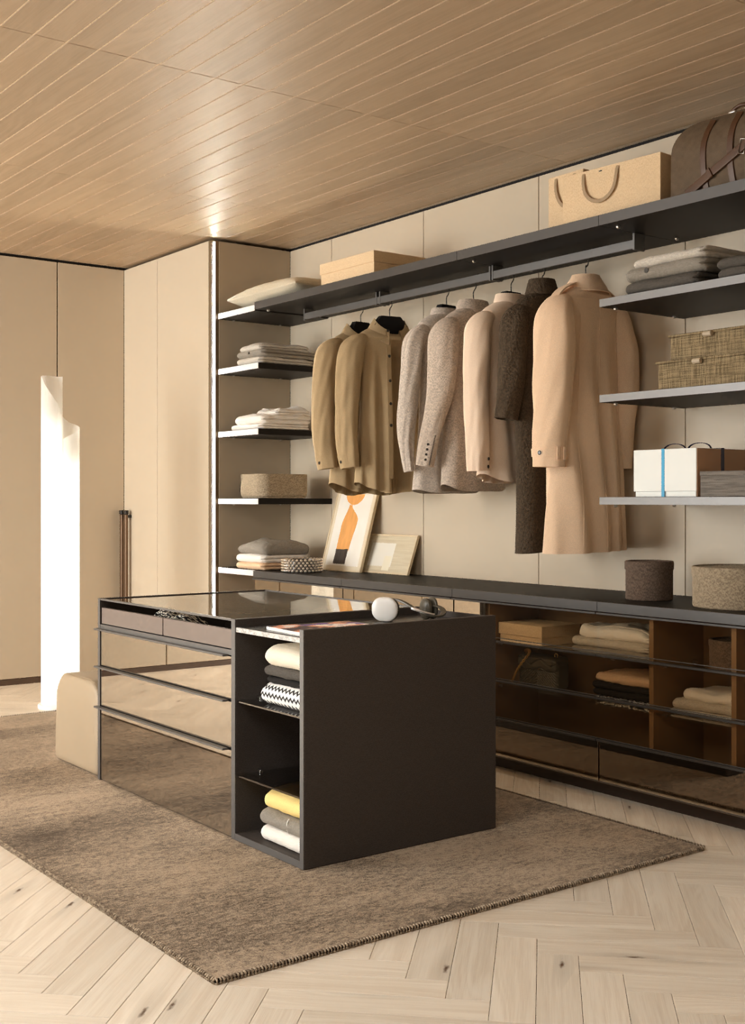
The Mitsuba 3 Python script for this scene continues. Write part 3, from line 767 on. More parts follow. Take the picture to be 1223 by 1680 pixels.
# two camel shirts, fronts towards the camera
for X, lab, sd, yw in ((-5.742, 'camel shirt hanging first from the left, its sleeve nearest the short shelves', 1, 3), (-5.462, 'camel shirt with a row of dark buttons, second from the left', 2, -9)):
    g = Garment('button_shirt', lab, X, C_OLIVE, yw, sd)
    g.body(shirt_rows(b=.082), tail, amp=.017, freq=12.0, opened=.105 if sd == 2 else .0, dip=.062)
    for sg in (-1, 1):
        s = g.sleeve([(2.238, sg * .165, 0, .050, .055), (2.215, sg * .205, .0, .064, .066), (2.13, sg * .243, .0, .073, .074), (1.98, sg * .262, -.004, .072, .075), (1.80, sg * .268, -.008, .066, .070), (1.66, sg * .272, .0, .062, .066), (1.56, sg * .268, .012, .060, .064), (1.485, sg * .262, .020, .050, .056)], wr=.0065)
        g.cuff(s, .90, 1.04, [(.01, .5)] if sg < 0 else None)
    g.collar(2.300, .090, .056, .034, .056, .34, gap=.34, tip=.034, dip=.070)
    if sd == 2:
        zz = np.linspace(2.26, 1.42, 60)
        y = -.046
        pts = np.array([g.face(y, z, .0035) for z in zz]); pts[:, 0] = np.convolve(np.pad(pts[:, 0], 4, 'edge'), np.ones(9) / 9, 'valid')
        g.add('placket', tube(pts, 1, 12, flat=(.0155, .0022, [1, 0, 0])), smooth=40)
        for z in (2.262, 2.115, 1.975, 1.845, 1.722):
            p = np.array([np.interp(z, zz[::-1], pts[::-1, 0]) + .0022, y + .003, z])
            g.button(p, [1, 0, 0], .0085)
hanger(-5.742, 'black hanger inside the first camel shirt', 4)
hanger(-5.462, 'wide black hanger inside the buttoned camel shirt', -9, .062, lip=.042)

# grey-taupe overshirt seen from behind
g = Garment('wool_jacket', 'grey taupe wool jacket with narrow sleeve, left of the brown blazer', -4.960, C_TAUPE, 6, 3)
g.body(shirt_rows(sh=.215, hem=.232, b=.082, zb=1.335), lambda c, s: .02 * np.abs(c) ** 4, amp=.007, freq=7.0)
for sg in (-1, 1):
    s = g.sleeve([(2.232, sg * .165, 0, .048, .052), (2.205, sg * .208, .0, .056, .056), (2.12, sg * .243, -.006, .058, .058), (1.95, sg * .262, -.016, .054, .056), (1.78, sg * .272, -.028, .050, .052), (1.63, sg * .278, -.030, .042, .046), (1.52, sg * .276, -.022, .030, .036), (1.45, sg * .272, -.012, .022, .030)], wr=.006)
g.collar(2.290, .086, .056, .036, .046, .12, name='collar')
zz = np.linspace(-.19, .19, 40)
g.add('yoke_seam', tube(smooth_path([g.face(y, 2.10 - .02 * abs(y), .001) for y in zz[::6]], 40), .0014, 6))
hanger(-4.960, 'black hanger inside the grey taupe wool jacket', 6)

# brown blazer, tailored sleeve bent at the elbow
g = Garment('blazer', 'brown wool blazer with bent tailored sleeve and cuff buttons, in the middle of the rail', -4.741, C_BLAZER, 5, 4)
rows = shirt_rows(sh=.220, hem=.225, b=.080, zb=1.345, dz=.004)
rows = [(z, a, b * (1.0 if z > 1.98 or z < 1.6 else .92), x) for z, a, b, x in rows]
g.body(rows, lambda c, s: .035 * np.abs(c) ** 6, amp=.008, freq=7.0)
for sg in (-1, 1):
    s = g.sleeve([(2.242, sg * .165, 0, .046, .056), (2.218, sg * .205, .006, .058, .072), (2.13, sg * .236, .014, .066, .084), (2.0, sg * .250, .020, .066, .086), (1.88, sg * .258, .014, .060, .078), (1.72, sg * .270, -.020, .052, .062), (1.58, sg * .282, -.052, .045, .053), (1.475, sg * .288, -.070, .043, .050)], wr=.005)
    if sg < 0:
        S = g.S
        j = 7
        for i in (76, 79, 82, 85):
            p = S[i, j]; nrm = p - S[i].mean(0); nrm[2] = 0; nrm /= np.linalg.norm(nrm)
            g.button(p + nrm * .001, nrm, .0062, s)
        g.add('cuff_vent', tube(np.array([S[i, 12] for i in range(70, 90, 3)]) + [.0012, -.0004, 0], .0016, 6), 'mat_dark_button', parent=s)
        g.add('sleeve_seam', tube(np.array([S[i, 13] for i in range(40, 70, 3)]) + [.0002, -.0002, 0], .0008, 6), parent=s)
g.collar(2.300, .084, .056, .042, .062, .20)
g.add('back_seam', tube(smooth_path([g.face(0.0, z, .0006) for z in np.linspace(2.22, 1.40, 9)], 60), .0014, 6))
g.add('back_vent', tube(smooth_path([g.face(.012, z, .001) for z in np.linspace(1.56, 1.355, 5)], 30), 1, 8, flat=(.010, .0018, [1, 0, 0])))
hanger(-4.741, 'black hanger inside the brown blazer', 5, .045)

# blush shirt jacket
g = Garment('shirt_jacket', 'pale blush shirt jacket with buttoned cuff, left of the dark fleece coat', -4.455, C_BLUSH, 4, 6)
g.body(shirt_rows(sh=.218, hem=.215, b=.080, zb=1.385), lambda c, s: .045 * np.abs(c) ** 3, amp=.014, freq=9.0)
for sg in (-1, 1):
    s = g.sleeve([(2.236, sg * .165, 0, .050, .056), (2.212, sg * .206, .0, .060, .064), (2.13, sg * .236, .0, .064, .068), (1.95, sg * .250, .0, .062, .068), (1.78, sg * .255, .004, .060, .066), (1.62, sg * .256, .008, .058, .064), (1.50, sg * .254, .010, .054, .058), (1.448, sg * .252, .010, .052, .056)], wr=.0055)
    g.cuff(s, .90, 1.03, [(.30, .25), (.30, .75)] if sg < 0 else None)
g.collar(2.296, .084, .056, .038, .052, .14)
g.add('yoke_seam', tube(smooth_path([g.face(y, 2.135 + .25 * y * y - .0, .001) for y in np.linspace(-.185, .185, 9)], 50), .0016, 6))
hanger(-4.455, 'black hanger inside the pale blush shirt jacket', 4)

# dark fleece coat
g = Garment('fleece_coat', 'long dark brown fleece coat beside the camel trench coat', -4.235, C_TEDDY, 2, 8, top=.0)
g.body([(2.335, .050, .05, 0), (2.312, .078, .062, 0), (2.288, .125, .068, 0), (2.262, .160, .070, 0), (2.23, .188, .070, 0), (2.18, .200, .068, 0), (2.05, .198, .068, 0), (1.8, .180, .068, .0), (1.5, .165, .070, 0), (1.25, .162, .074, 0), (1.052, .165, .078, 0)],
       lambda c, s: .012 * c, amp=.008, freq=7.0)
for sg in (-1, 1):
    s = g.sleeve([(2.250, sg * .130, 0, .046, .056), (2.225, sg * .165, .0, .060, .064), (2.14, sg * .188, .0, .066, .072), (2.0, sg * .200, .0, .066, .074), (1.86, sg * .212, -.006, .060, .068), (1.75, sg * .226, -.012, .054, .060), (1.688, sg * .234, -.016, .050, .056)], wr=.006)
g.collar(2.318, .062, .056, .062, .075, .30)
hanger(-4.235, 'black hanger inside the dark fleece coat', 2, .03)

# camel trench coat
g = Garment('trench_coat', 'long camel trench coat with strapped cuff, at the right end of the rail', -3.945, C_CAMEL, 3, 10)
g.body([(2.322, .060, .056, 0), (2.303, .090, .068, 0), (2.282, .132, .078, 0), (2.262, .168, .084, 0), (2.235, .198, .086, 0), (2.19, .214, .084, 0), (2.05, .214, .086, 0), (1.85, .214, .090, 0), (1.6, .222, .098, 0), (1.35, .235, .108, 0), (1.2, .243, .114, 0), (1.058, .250, .118, 0)],
       lambda c, s: .006 * c, amp=.016, freq=8.0)
for sg in (-1, 1):
    s = g.sleeve([(2.250, sg * .160, 0, .050, .064), (2.226, sg * .200, .004, .066, .082), (2.13, sg * .226, .010, .078, .098), (1.98, sg * .236, .014, .080, .106), (1.80, sg * .240, .010, .078, .104), (1.65, sg * .243, .0, .074, .096), (1.53, sg * .245, -.006, .072, .088), (1.452, sg * .246, -.008, .071, .085)], wr=.0060)
    S = g.S
    if sg < 0:
        i = 82
        R = S[[i - 2, i - 2, i + 2, i + 2]]
        cen = R.mean(1, keepdims=True)
        R = cen + (R - cen) * np.array([1.0, 1.055, 1.055, 1.0])[:, None, None]
        st_ = g.add('cuff_strap', grid_mesh(R, closed_u=True), smooth=30, parent=s)
        j = 1
        p = R[1:3, j].mean(0); nrm = p - cen[1, 0]; nrm[2] = 0; nrm /= np.linalg.norm(nrm)
        g.button(p + nrm * .001, nrm, .014, s, C_BLUSH); g.button(p + nrm * .004, nrm, .0095, s)
        for j in (11, 15):
            q = R[:, j]; c0 = cen[1, 0]
            nrm = q[1] - c0; nrm[2] = 0; nrm /= np.linalg.norm(nrm)
            g.add('belt_loop', tube([q[1] + nrm * .003 + [0, 0, .012], q[2] + nrm * .003 - [0, 0, .012]], 1, 8, flat=(.007, .003, nrm)), parent=s)
        g.add('sleeve_seam', tube(np.array([S[k, 18] for k in range(8, 80, 4)]) + [.0004, 0, 0], .0014, 6), parent=s)
    g.add('epaulette', tube(smooth_path([(.004, sg * .098, 2.312), (.004, sg * .15, 2.292), (.006, sg * .195, 2.266), (.008, sg * .226, 2.236)], 24), 1, 12, flat=(.026, .0045, [0, sg * .35, 1])), smooth=40)
g.collar(2.312, .064, .058, .044, .080, .72, name='collar')
g.add('collar_edge', tube([np.array([.058 * 1.87 * math.cos(t), .064 * 1.87 * math.sin(t), 2.312 + .044 - .080]) for t in np.linspace(0, 2 * np.pi, 60)[:-1]], .0048, 8, closed=True), smooth=True)
g.add('back_seam', tube(smooth_path([g.face(0.0, z, .001) for z in np.linspace(2.23, 1.08, 14)], 80), .0022, 6), smooth=True)
for y0 in (-.125, .125):
    g.add('side_seam', tube(smooth_path([g.face(y0 * (1 + .2 * (2.2 - z)), z, .0008) for z in np.linspace(2.16, 1.08, 13)], 80), .0016, 6), smooth=True)
hanger(-3.945, 'black hanger inside the camel trench coat', 3, .03, .012)

# ------------------------------------------------------------------ folded clothes
def fold_mesh(x0, x1, y0, y1, z0, h, seed, layers=2, sag=.25, wrinkle=.0035, yaw=0.0, n=(46, 46, 16), nose=1.0, lean=0.0):
    v, f = cube_grid(*n)
    s = np.sign(v) * (1 - (1 - np.abs(v)) ** 1.35)
    u, w, t = s[:, 0], s[:, 1], s[:, 2]
    hx, hy = (x1 - x0) / 2, (y1 - y0) / 2
    # footprint with round corners
    r = .18
    X, Y = u.copy(), w.copy()
    both = np.clip(np.abs(u) - (1 - r), 0, None) / r, np.clip(np.abs(w) - (1 - r), 0, None) / r
    m = np.maximum(*both); l = np.hypot(*both) + 1e-9
    k = np.where(m > 0, m / l, 1.0)
    X = np.sign(u) * np.where(np.abs(u) > 1 - r, (1 - r) + (np.abs(u) - (1 - r)) * k, np.abs(u))
    Y = np.sign(w) * np.where(np.abs(w) > 1 - r, (1 - r) + (np.abs(w) - (1 - r)) * k, np.abs(w))
    # the front (-y) and one side are a round fold, the other edges show the layers
    rim = np.maximum(np.abs(u), np.abs(w)) ** 8
    tt = t
    lay = 1 - np.sqrt(np.clip(1 - (np.abs(((tt + 1) / 2 * layers) % 1.0 * 2 - 1)) ** 2, 0, 1))
    one = 1 - np.sqrt(np.clip(1 - tt ** 2, 0, 1))
    lay = np.where(np.abs(tt) > .999, 1.0, lay)
    px = np.where(u > 0, lay * .014 + (1 - np.sqrt(np.clip(1 - (tt * .8) ** 2, 0, 1))) * .008, one * .020)
    py = np.where(w < 0, one * .55 * h * nose, lay * .012)
    X = X * hx - np.sign(u) * np.clip(np.abs(u), 0, 1) ** 6 * px
    Y = Y * hy - np.sign(w) * np.clip(np.abs(w), 0, 1) ** 6 * py
    zc = (t + 1) / 2 * h
    P = np.stack([X * 9, Y * 9, 0 * X + seed * 3.7], 1)
    top = (NZ(P, seed) - .5) * sag * h * 1.2 - sag * h * .55 * (np.clip(np.abs(u), 0, 1) ** 3 * .5 + np.clip(np.abs(w), 0, 1) ** 3 * .5) + lean * h * (-w)
    zc = zc + top * (t + 1) / 2
    q = np.stack([X, Y, zc], 1)
    wr = NZ(np.stack([X * 30 + seed, Y * 30, zc * 60], 1), seed + 1) - .5
    wr2 = NZ(np.stack([X * 12, Y * 45 + seed, zc * 30], 1), seed + 2) - .5
    d = np.stack([u ** 5, w ** 5, t], 1); d /= np.linalg.norm(d, axis=1, keepdims=True) + 1e-9
    q = q + d * (wrinkle * (wr + wr2))[:, None] * (t > -.98)[:, None]
    q[:, 2] = np.maximum(q[:, 2], 0)
    mm = trimesh.Trimesh(q, f, process=False)
    rotz(mm, yaw)
    mm.apply_translation([(x0 + x1) / 2, (y0 + y1) / 2, z0])
    return mm
def folded(label, m, x0, x1, y0, y1, z0, h, seed, cat_='folded garment', parts=(), **k):
    t = tag(obj('folded_garment', fold_mesh(x0, x1, y0, y1, z0, h, seed, **k), m, smooth=60), label, cat_)
    for nm, mesh, mm in parts: obj(nm, mesh, mm, t, smooth=30)
    return t
# left tower
z = 2.1635
folded('pale knit folded at the bottom of the grey stack on the second short shelf', C_LGREY, -6.765, -6.470, 3.966, 4.385, z, .052, 11, layers=2, sag=.3)
folded('grey folded knit with a button, in the middle of the second short shelf stack', C_GREY, -6.768, -6.455, 3.968, 4.400, z + .046, .050, 12, layers=2, yaw=2,
       parts=[('button', cyl((-6.60, 3.966, z + .072), .008, .004, 'y', 16), M_BUTTON)])
folded('light knit folded on top of the grey stack on the second short shelf', C_LGREY, -6.742, -6.465, 3.975, 4.350, z + .086, .050, 13, layers=2, yaw=-2, sag=.45,
       parts=[('size_tag', bx(-6.4835, -6.477, 4.20, 4.26, z + .096, z + .112), M_WHITE)])
z = 1.7495
folded('thin white linen folded at the bottom of the white stack on a short shelf', C_WHITE, -6.835, -6.462, 3.962, 4.350, z, .040, 14, layers=2)
folded('thick white linen folded in the middle of the white stack on a short shelf', C_WHITE, -6.800, -6.440, 3.968, 4.345, z + .036, .064, 15, layers=2, sag=.4, wrinkle=.006)
folded('crumpled white linen at the back on top of the white stack on a short shelf', C_WHITE, -6.700, -6.455, 4.08, 4.350, z + .090, .062, 16, layers=2, sag=.7, wrinkle=.009)
z = .8585
folded('peach knit folded at the bottom of the low stack beside the crystal bowl', C_PEACH, -6.775, -6.440, 3.966, 4.33, z, .048, 17)
folded('white knit folded in the middle of the low stack beside the crystal bowl', C_WHITE, -6.780, -6.440, 3.966, 4.32, z + .044, .058, 18)
folded('grey wool folded on top of the low stack beside the crystal bowl', C_GREY, -6.765, -6.430, 3.972, 4.33, z + .096, .085, 19, sag=.5, layers=1)
# right shelves
z = 2.1775
folded('dark grey knit folded at the bottom of the stack on the right upper shelf', C_DGREY, -3.492, -3.10, 3.962, 4.36, z, .062, 21)
folded('grey buttoned knit folded in the middle of the stack on the right upper shelf', C_GREY, -3.495, -3.08, 3.966, 4.35, z + .056, .062, 22, yaw=2,
       parts=[('button', cyl((-3.36, 3.963, z + .090), .011, .004, 'y', 16), M_BUTTON)])
folded('light grey knit folded on top of the stack on the right upper shelf', C_LGREY, -3.455, -3.06, 3.972, 4.34, z + .110, .058, 23, sag=.5, yaw=-3)
folded('charcoal knit folded at the bottom of the second stack at the right edge', C_DGREY, -3.02, -2.66, 3.975, 4.35, z, .045, 24)
folded('charcoal knit folded on top of the second stack at the right edge', C_DGREY, -3.025, -2.66, 3.975, 4.35, z + .041, .045, 25)
# inside the sideboard
z = .6125
folded('grey folded shirt at the bottom of the stack behind the upper bronze glass', C_GREY, -3.86, -3.39, 4.02, 4.26, z, .032, 31, layers=3)
folded('light grey folded shirt in the middle of the stack behind the upper bronze glass', C_LGREY, -3.855, -3.40, 4.02, 4.26, z + .029, .040, 32, layers=3)
folded('pale folded shirt on top of the stack behind the upper bronze glass', C_WHITE, -3.82, -3.40, 4.03, 4.27, z + .065, .060, 33, layers=2, sag=.5, wrinkle=.008)
z = .4055
folded('mottled print knit at the bottom of the stack behind the lower bronze glass', C_SNAKE, -3.74, -3.40, 4.05, 4.27, z, .024, 34)
folded('black folded knit behind the lower bronze glass', C_BLACK, -3.745, -3.40, 4.04, 4.27, z + .022, .034, 35)
folded('second black folded knit behind the lower bronze glass, under the peach one', C_BLACK, -3.75, -3.395, 4.04, 4.27, z + .053, .030, 36)
folded('peach knit folded on top of the dark stack behind the lower bronze glass', C_PEACH, -3.735, -3.40, 4.05, 4.27, z + .080, .050, 37, layers=2, wrinkle=.007)
folded('pale knit folded at the bottom of the white stack behind the lower right bronze glass', C_LGREY, -3.30, -2.945, 4.03, 4.27, z, .028, 38, layers=2)
folded('beige knit folded in the middle of the white stack behind the lower right bronze glass', C_LGREY, -3.29, -2.945, 4.03, 4.27, z + .025, .042, 39, wrinkle=.006)
folded('white knit folded on top of the white stack behind the lower right bronze glass', C_WHITE, -3.24, -2.945, 4.04, 4.27, z + .062, .050, 40, wrinkle=.006)
# in the island
x0, x1, y0, y1 = -3.842, -3.525, 2.365, 2.80
z = .5405
folded('black and white patterned knit at the bottom of the stack in the island bay', C_NORDIC, -3.855, x1, y0 - .01, y1, z, .084, 41, layers=1, sag=.15)
folded('black knit folded on the patterned one in the island bay', C_BLACK, x0, x1, y0 + .01, y1, z + .080, .030, 42)
folded('dark brown knit folded under the cream one in the island bay', C_DGREY, -3.846, x1, y0, y1, z + .107, .040, 43)
folded('cream knit folded on top of the stack in the island bay', C_CREAM, x0 + .008, x1, y0 - .002, y1, z + .143, .082, 44, layers=1, sag=.2)
z = ZB + .0245
folded('off white knit folded at the bottom of the low stack in the island bay', C_WHITE, -3.838, x1, y0 - .02, y1, z, .060, 45, layers=1, sag=.12)
tp = folded('taupe knit folded under the yellow one in the island bay', C_GREY, -3.842, x1, y0 - .02, y1, z + .057, .062, 46, layers=1, sag=.12)
obj('white_stitch', tube([(-3.64, y0 - .019 + .055 * .55 * (1 - math.sqrt(max(0, 1 - t * t))) * .6, z + .057 + .031 + .030 * t) for t in np.linspace(-.9, .9, 12)], .0022, 6), M_WHITE, tp, smooth=True)
folded('yellow knit folded on top of the low stack in the island bay', C_YELLOW, -3.828, x1, y0 - .01, y1, z + .116, .080, 47, layers=1, sag=.2)
# scarf in the island's glass-topped tray
sc = fold_mesh(-4.76, -4.46, 2.345, 2.50, .7135, .105, 51, layers=3, sag=.6, wrinkle=.014)
tag(obj('silk_scarf', sc, C_SNAKE, smooth=60), 'crumpled mottled scarf under the glass top of the island', 'scarf')

# ------------------------------------------------------------------ boxes and bags on the shelves
def lid_box(name, label, x0, x1, y0, y1, z0, z1, lid, m, over=.006, cat_='box', cardboard=True, yaw=0, extra=None):
    t = thing(name, label, cat_)
    c = ((x0 + x1) / 2, (y0 + y1) / 2, 0)
    obj('base', rotz(bx(x0 + over, x1 - over, y0 + over, y1 - over, z0, z1 - .004, .0012), yaw, c), m, t)
    obj('lid', rotz(bx(x0, x1, y0, y1, z1 - lid, z1, .0015), yaw, c), m, t)
    return t
lid_box('kraft_box', 'flat kraft box with lid on the long upper shelf beside the pillow', -5.828, -5.300, 3.985, 4.36, LZ1 + .0006, 2.679, .062, M_KRAFT)
lid_box('kraft_box', 'flat kraft box with lid inside the sideboard behind bronze glass', -4.332, -4.035, 4.02, 4.28, .6126, .705, .055, M_KRAFT)
def paper_bag(label, x0, x1, y0, y1, z0, z1, hx, yaw=0):
    t = thing('paper_bag', label, 'bag')
    from manifold3d import Manifold
    c = ((x0 + x1) / 2, (y0 + y1) / 2, 0)
    w = .0025
    for nm, m in (('front', bx(x0, x1, y0, y0 + w, z0, z1, .0006)), ('back', bx(x0, x1, y1 - w, y1, z0, z1, .0006)), ('bottom', bx(x0, x1, y0 + w, y1 - w, z0, z0 + w)),
                  ('gusset', bx(x0, x0 + w, y0 + w, y1 - w, z0, z1, .0006)), ('gusset', bx(x1 - w, x1, y0 + w, y1 - w, z0, z1, .0006))):
        obj(nm, rotz(m, yaw, c), M_KRAFT, t)
    a, b = hx
    for yy, s in ((y0 - .004, 1),):
        pts = smooth_path([(a, yy + .004, z1 - .012), (a + .004, yy - .004, z1 - .05), (a + .018, yy - .006, z1 - .105), ((a + b) / 2, yy - .006, z1 - .150), (b - .018, yy - .006, z1 - .105), (b - .004, yy - .004, z1 - .05), (b, yy + .004, z1 - .012)], 60)
        obj('handle', rotz(tube(pts, 1, 10, flat=(.0085, .002, [0, 1, 0])), yaw, c), M_HANDLE, t, smooth=40)
    obj('print', rotz(bx((a + b) / 2 - .008, (a + b) / 2 + .008, y0 - .0006, y0, z1 - .018, z1 - .013), yaw, c), M_BUTTON, t)
M_HANDLE = mat('paper_cord', princ((.33, .23, .135), .7))
paper_bag('large kraft paper bag with looped handle standing in front on the upper shelf', -3.872, -3.338, 4.005, 4.095, LZ1 + .0006, 2.772, (-3.75, -3.56), yaw=4)
paper_bag('kraft paper bag half hidden behind the larger paper bag', -4.085, -3.862, 4.115, 4.20, LZ1 + .0006, 2.832, (-4.035, -3.915))
# woven boxes
for lab, x0, y0, z0, z1, xh in (('woven straw box with lid, lower of the two on the right shelf', -3.312, 3.962, 1.7595, 1.876, -3.11), ('woven straw box with lid, upper of the two on the right shelf', -3.266, 3.985, 1.8775, 1.984, -3.075)):
    t = thing('woven_box', lab, 'box')
    obj('body', bx(x0 + .008, x0 + .70, y0 + .008, 4.42, z0, z1 - .008, .003), M_STRAW, t)
    obj('lid', bx(x0, x0 + .708, y0, 4.428, z1 - .010, z1, .002), M_STRAW, t)
    obj('clasp', cyl((xh + .015, y0 - .004, z1 - .014), .011, .040, 'x', 16), mat('clasp', princ((.42, .34, .24), .5)) if 'lower' in lab else 'mat_clasp', t)
# gift boxes
t = lid_box('gift_box', 'white gift box with brown sides and a blue ribbon on the lowest right shelf', -3.434, -3.106, 3.968, 4.45, 1.3136, 1.512, .176, M_GIFTW)
obj('side_panel', bx(-3.1058, -3.1040, 3.971, 4.447, 1.3136, 1.5105, .0004), M_GIFTB, t, label='brown side')
obj('ribbon', bx(-3.283, -3.268, 3.9665, 3.968, 1.3136, 1.514), M_BLUE, t, label='bright blue ribbon')
obj('ribbon', bx(-3.283, -3.268, 3.9665, 4.45, 1.5122, 1.5138), M_BLUE, t, label='bright blue ribbon')
obj('ribbon', bx(-3.1038, -3.1025, 4.135 - .010, 4.135 + .010, 1.3136, 1.514), M_BLUE_SHADED, t, label='dark ribbon')
obj('ribbon', bx(-3.434, -3.1025, 4.135 - .010, 4.135 + .010, 1.5140, 1.5152), M_BLUE_SHADED, t, label='dark ribbon')
for sx in (-.075, .055):
    a = np.linspace(0, np.pi, 24)
    obj('bow_loop', tube(np.stack([-3.275 + sx - .058 * np.cos(a), 4.135 + 0 * a, 1.5150 + .026 * np.sin(a)], 1), 1, 8, flat=(.006, .0012, [0, 0, 1])), M_BLUE_SHADED, t, smooth=40)
lid_box('wooden_box', 'flat grey wooden box in front of the brown side of the gift box', -3.090, -2.72, 3.968, 4.10, 1.3136, 1.416, .018, M_ASH, .002)
# round felt boxes
def round_box(label, x, y, z, r, h, lid, m):
    t = thing('round_box', label, 'box')
    b = lathe([(0, 0), (r - .006, 0), (r - .003, .004), (r - .003, h - .006), (0, h - .006)], 72); b.apply_translation([x, y, z])
    l = lathe([(r - .003, h - lid), (r, h - lid), (r + .001, h - lid + .002), (r + .001, h - .004), (r - .003, h), (r - .012, h), (r - .014, h - .006), (0, h - .006)], 72); l.apply_translation([x, y, z])
    obj('base', b, m, t, smooth=30); obj('lid', l, m, t, smooth=30)
round_box('small dark brown round felt box with lid on the counter', -3.566, 4.225, CZ1 + .0005, .107, .172, .038, M_FELT2)
round_box('large sand coloured round felt box with lid at the right on the counter', -3.085, 4.235, CZ1 + .0005, .200, .168, .040, M_FELT3)
round_box('brown round box with lid inside the sideboard', -3.045, 4.14, .6126, .105, .118, .026, M_FELT2)
# felt basket
v = soft_box(-6.742, -6.44, 3.965, 4.335, 1.3106, 1.466, (.05, .05, .028), 26)
vv = np.array(v.vertices); up = vv[:, 2] > 1.44; vv[:, 2] = np.where(vv[:, 2] > 1.40, np.minimum(vv[:, 2], 1.466), vv[:, 2])
t = thing('felt_basket', 'tan felt storage basket with rounded corners on a short shelf', 'basket')
def basket(x0, x1, y0, y1, z0, z1, r, wall=.006):
    from shapely.geometry import box as sbox
    def ring(ins, n=96):
        p = sbox(x0 + r, y0 + r, x1 - r, y1 - r).buffer(r - ins, quad_segs=12).exterior
        return np.array([p.interpolate(s, normalized=True).coords[0] for s in np.arange(n) / n])
    rows = [(.03, z0), (.012, z0 + .004), (.003, z0 + .018), (0, z0 + .04), (0, z1 - .002), (.002, z1), (wall - .001, z1), (wall, z1 - .002), (wall, z0 + .012), (.03, z0 + .012)]
    P = np.stack([np.c_[ring(i), np.full(96, zz)] for i, zz in rows])
    g_ = grid_mesh(P, closed_u=True)
    c = [(x0 + x1) / 2, (y0 + y1) / 2]
    v = np.vstack([g_.vertices, [[*c, z0], [*c, z0 + .012]]]); k = len(rows) * 96; i = np.arange(96); j = (i + 1) % 96
    m = trimesh.Trimesh(v, np.vstack([g_.faces, np.stack([j, i, i * 0 + k], 1), np.stack([i + 9 * 96, j + 9 * 96, i * 0 + k + 1], 1)]), process=False)
    m.fix_normals(); return m
obj('body', basket(-6.742, -6.440, 3.965, 4.335, 1.3106, 1.466, .06), M_FELT, t, smooth=40)
obj('corner_seam', tube([(-6.690, 3.9648, 1.466), (-6.692, 3.9648, 1.425), (-6.715, 3.9685, 1.375), (-6.722, 3.972, 1.35)], .0018, 6), M_BUTTON, t, smooth=True)
# pillow
def pillow(x0, x1, y0, y1, z0, h, seed):
    v, f = cube_grid(60, 40, 10)
    u, w, t = v.T
    edge = (1 - np.abs(u) ** 3.0) ** .55 * (1 - np.abs(w) ** 3.0) ** .55
    X = u * (1 - .05 * (1 - np.abs(w) ** 2)) if False else u * (1 - .06 * np.abs(u) ** 4 * (1 - w ** 2))
    Y = w * (1 - .06 * np.abs(w) ** 4 * (1 - u ** 2))
    q = np.stack([(x0 + x1) / 2 + X * (x1 - x0) / 2, (y0 + y1) / 2 + Y * (y1 - y0) / 2, t * (.006 + h / 2 * edge)], 1)
    wr = NZ(np.stack([q[:, 0] * 26, q[:, 1] * 12, t], 1), seed) - .5
    q[:, 2] += .010 * wr * edge * t
    q[:, 2] = z0 + h * .5 + q[:, 2]
    low = q[:, 2] < z0; q[low, 2] = z0 + (q[low, 2] - z0) * .02
    q[:, 2] = np.maximum(q[:, 2], z0)
    return trimesh.Trimesh(q, f, process=False)
pm = pillow(-6.86, -6.045, 3.958, 4.40, 2.5300, .150, 61)
vv = np.array(pm.vertices); vv[:, 2] += .0172 * np.clip((vv[:, 0] + 6.56) / .05, 0, 1) * np.clip((2.62 - vv[:, 2]) / .08, 0, 1); pm = trimesh.Trimesh(vv, pm.faces, process=False)
pl_ = thing('pillow', 'sand linen pillow lying at the left end of the upper shelf', 'pillow')
obj('cushion', pm, C_PILLOW, pl_, smooth=True)
# weekend bag
t = thing('duffel_bag', 'brown canvas duffel bag with leather straps on the upper shelf at the right', 'bag')
def duffel():
    v, f = cube_grid(70, 34, 34)
    s = np.sign(v) * (1 - (1 - np.abs(v)) ** 1.5)
    u, w, q = s.T
    hx, hy, hz = .40, .17, .155
    # rounded top corners along x, pillow-shaped faces
    topr = .30
    Z = q.copy(); X = u.copy()
    cxn = np.clip(np.abs(u) - (1 - topr), 0, None) / topr; czn = np.clip(q - (1 - .75), 0, None) / .75
    m = np.maximum(cxn, czn); l = np.hypot(cxn, czn) + 1e-9; k = np.where(m > 0, m / l, 1)
    X = np.sign(u) * np.where(np.abs(u) > 1 - topr, (1 - topr) + (np.abs(u) - (1 - topr)) * k, np.abs(u))
    Z = np.where(q > .25, .25 + (q - .25) * k, q)
    Y = w * (1 - .10 * np.clip(Z, -1, 1) ** 2 * (Z > 0) - .30 * np.clip(Z - .2, 0, 1) ** 2)
    d = .018 * (1 - X ** 4) * (1 - np.clip(np.abs(Z), 0, 1) ** 3) * np.sign(w) * (np.abs(w) > .98)
    P = np.stack([-2.865 + X * hx, 4.175 + Y * hy + d, LZ1 + .0008 + hz + Z * hz], 1)
    n_ = NZ(P * np.array([9, 9, 14]), 5) - .5
    P[:, 1] += .012 * n_ * (np.abs(w) > .6) * np.sign(w)
    P[:, 2] = np.maximum(P[:, 2], LZ1 + .0006)
    return trimesh.Trimesh(P, f, process=False)
dm = duffel(); obj('body', dm, M_CANVAS, t, smooth=50)
dv = np.array(dm.vertices)
def dface(x, z):
    i = np.argmin((dv[:, 0] - x) ** 2 * 4 + (dv[:, 2] - z) ** 2 * 4 + np.maximum(dv[:, 1] - 4.10, 0) * .5)
    return dv[i, 1]
def dpath(pts, off=.004, n=24):
    p = smooth_path([(x, 0, z) for x, z in pts], n)
    p[:, 1] = np.convolve(np.pad([dface(x, z) for x, _, z in p], 2, 'edge'), np.ones(5) / 5, 'valid') - off
    return p
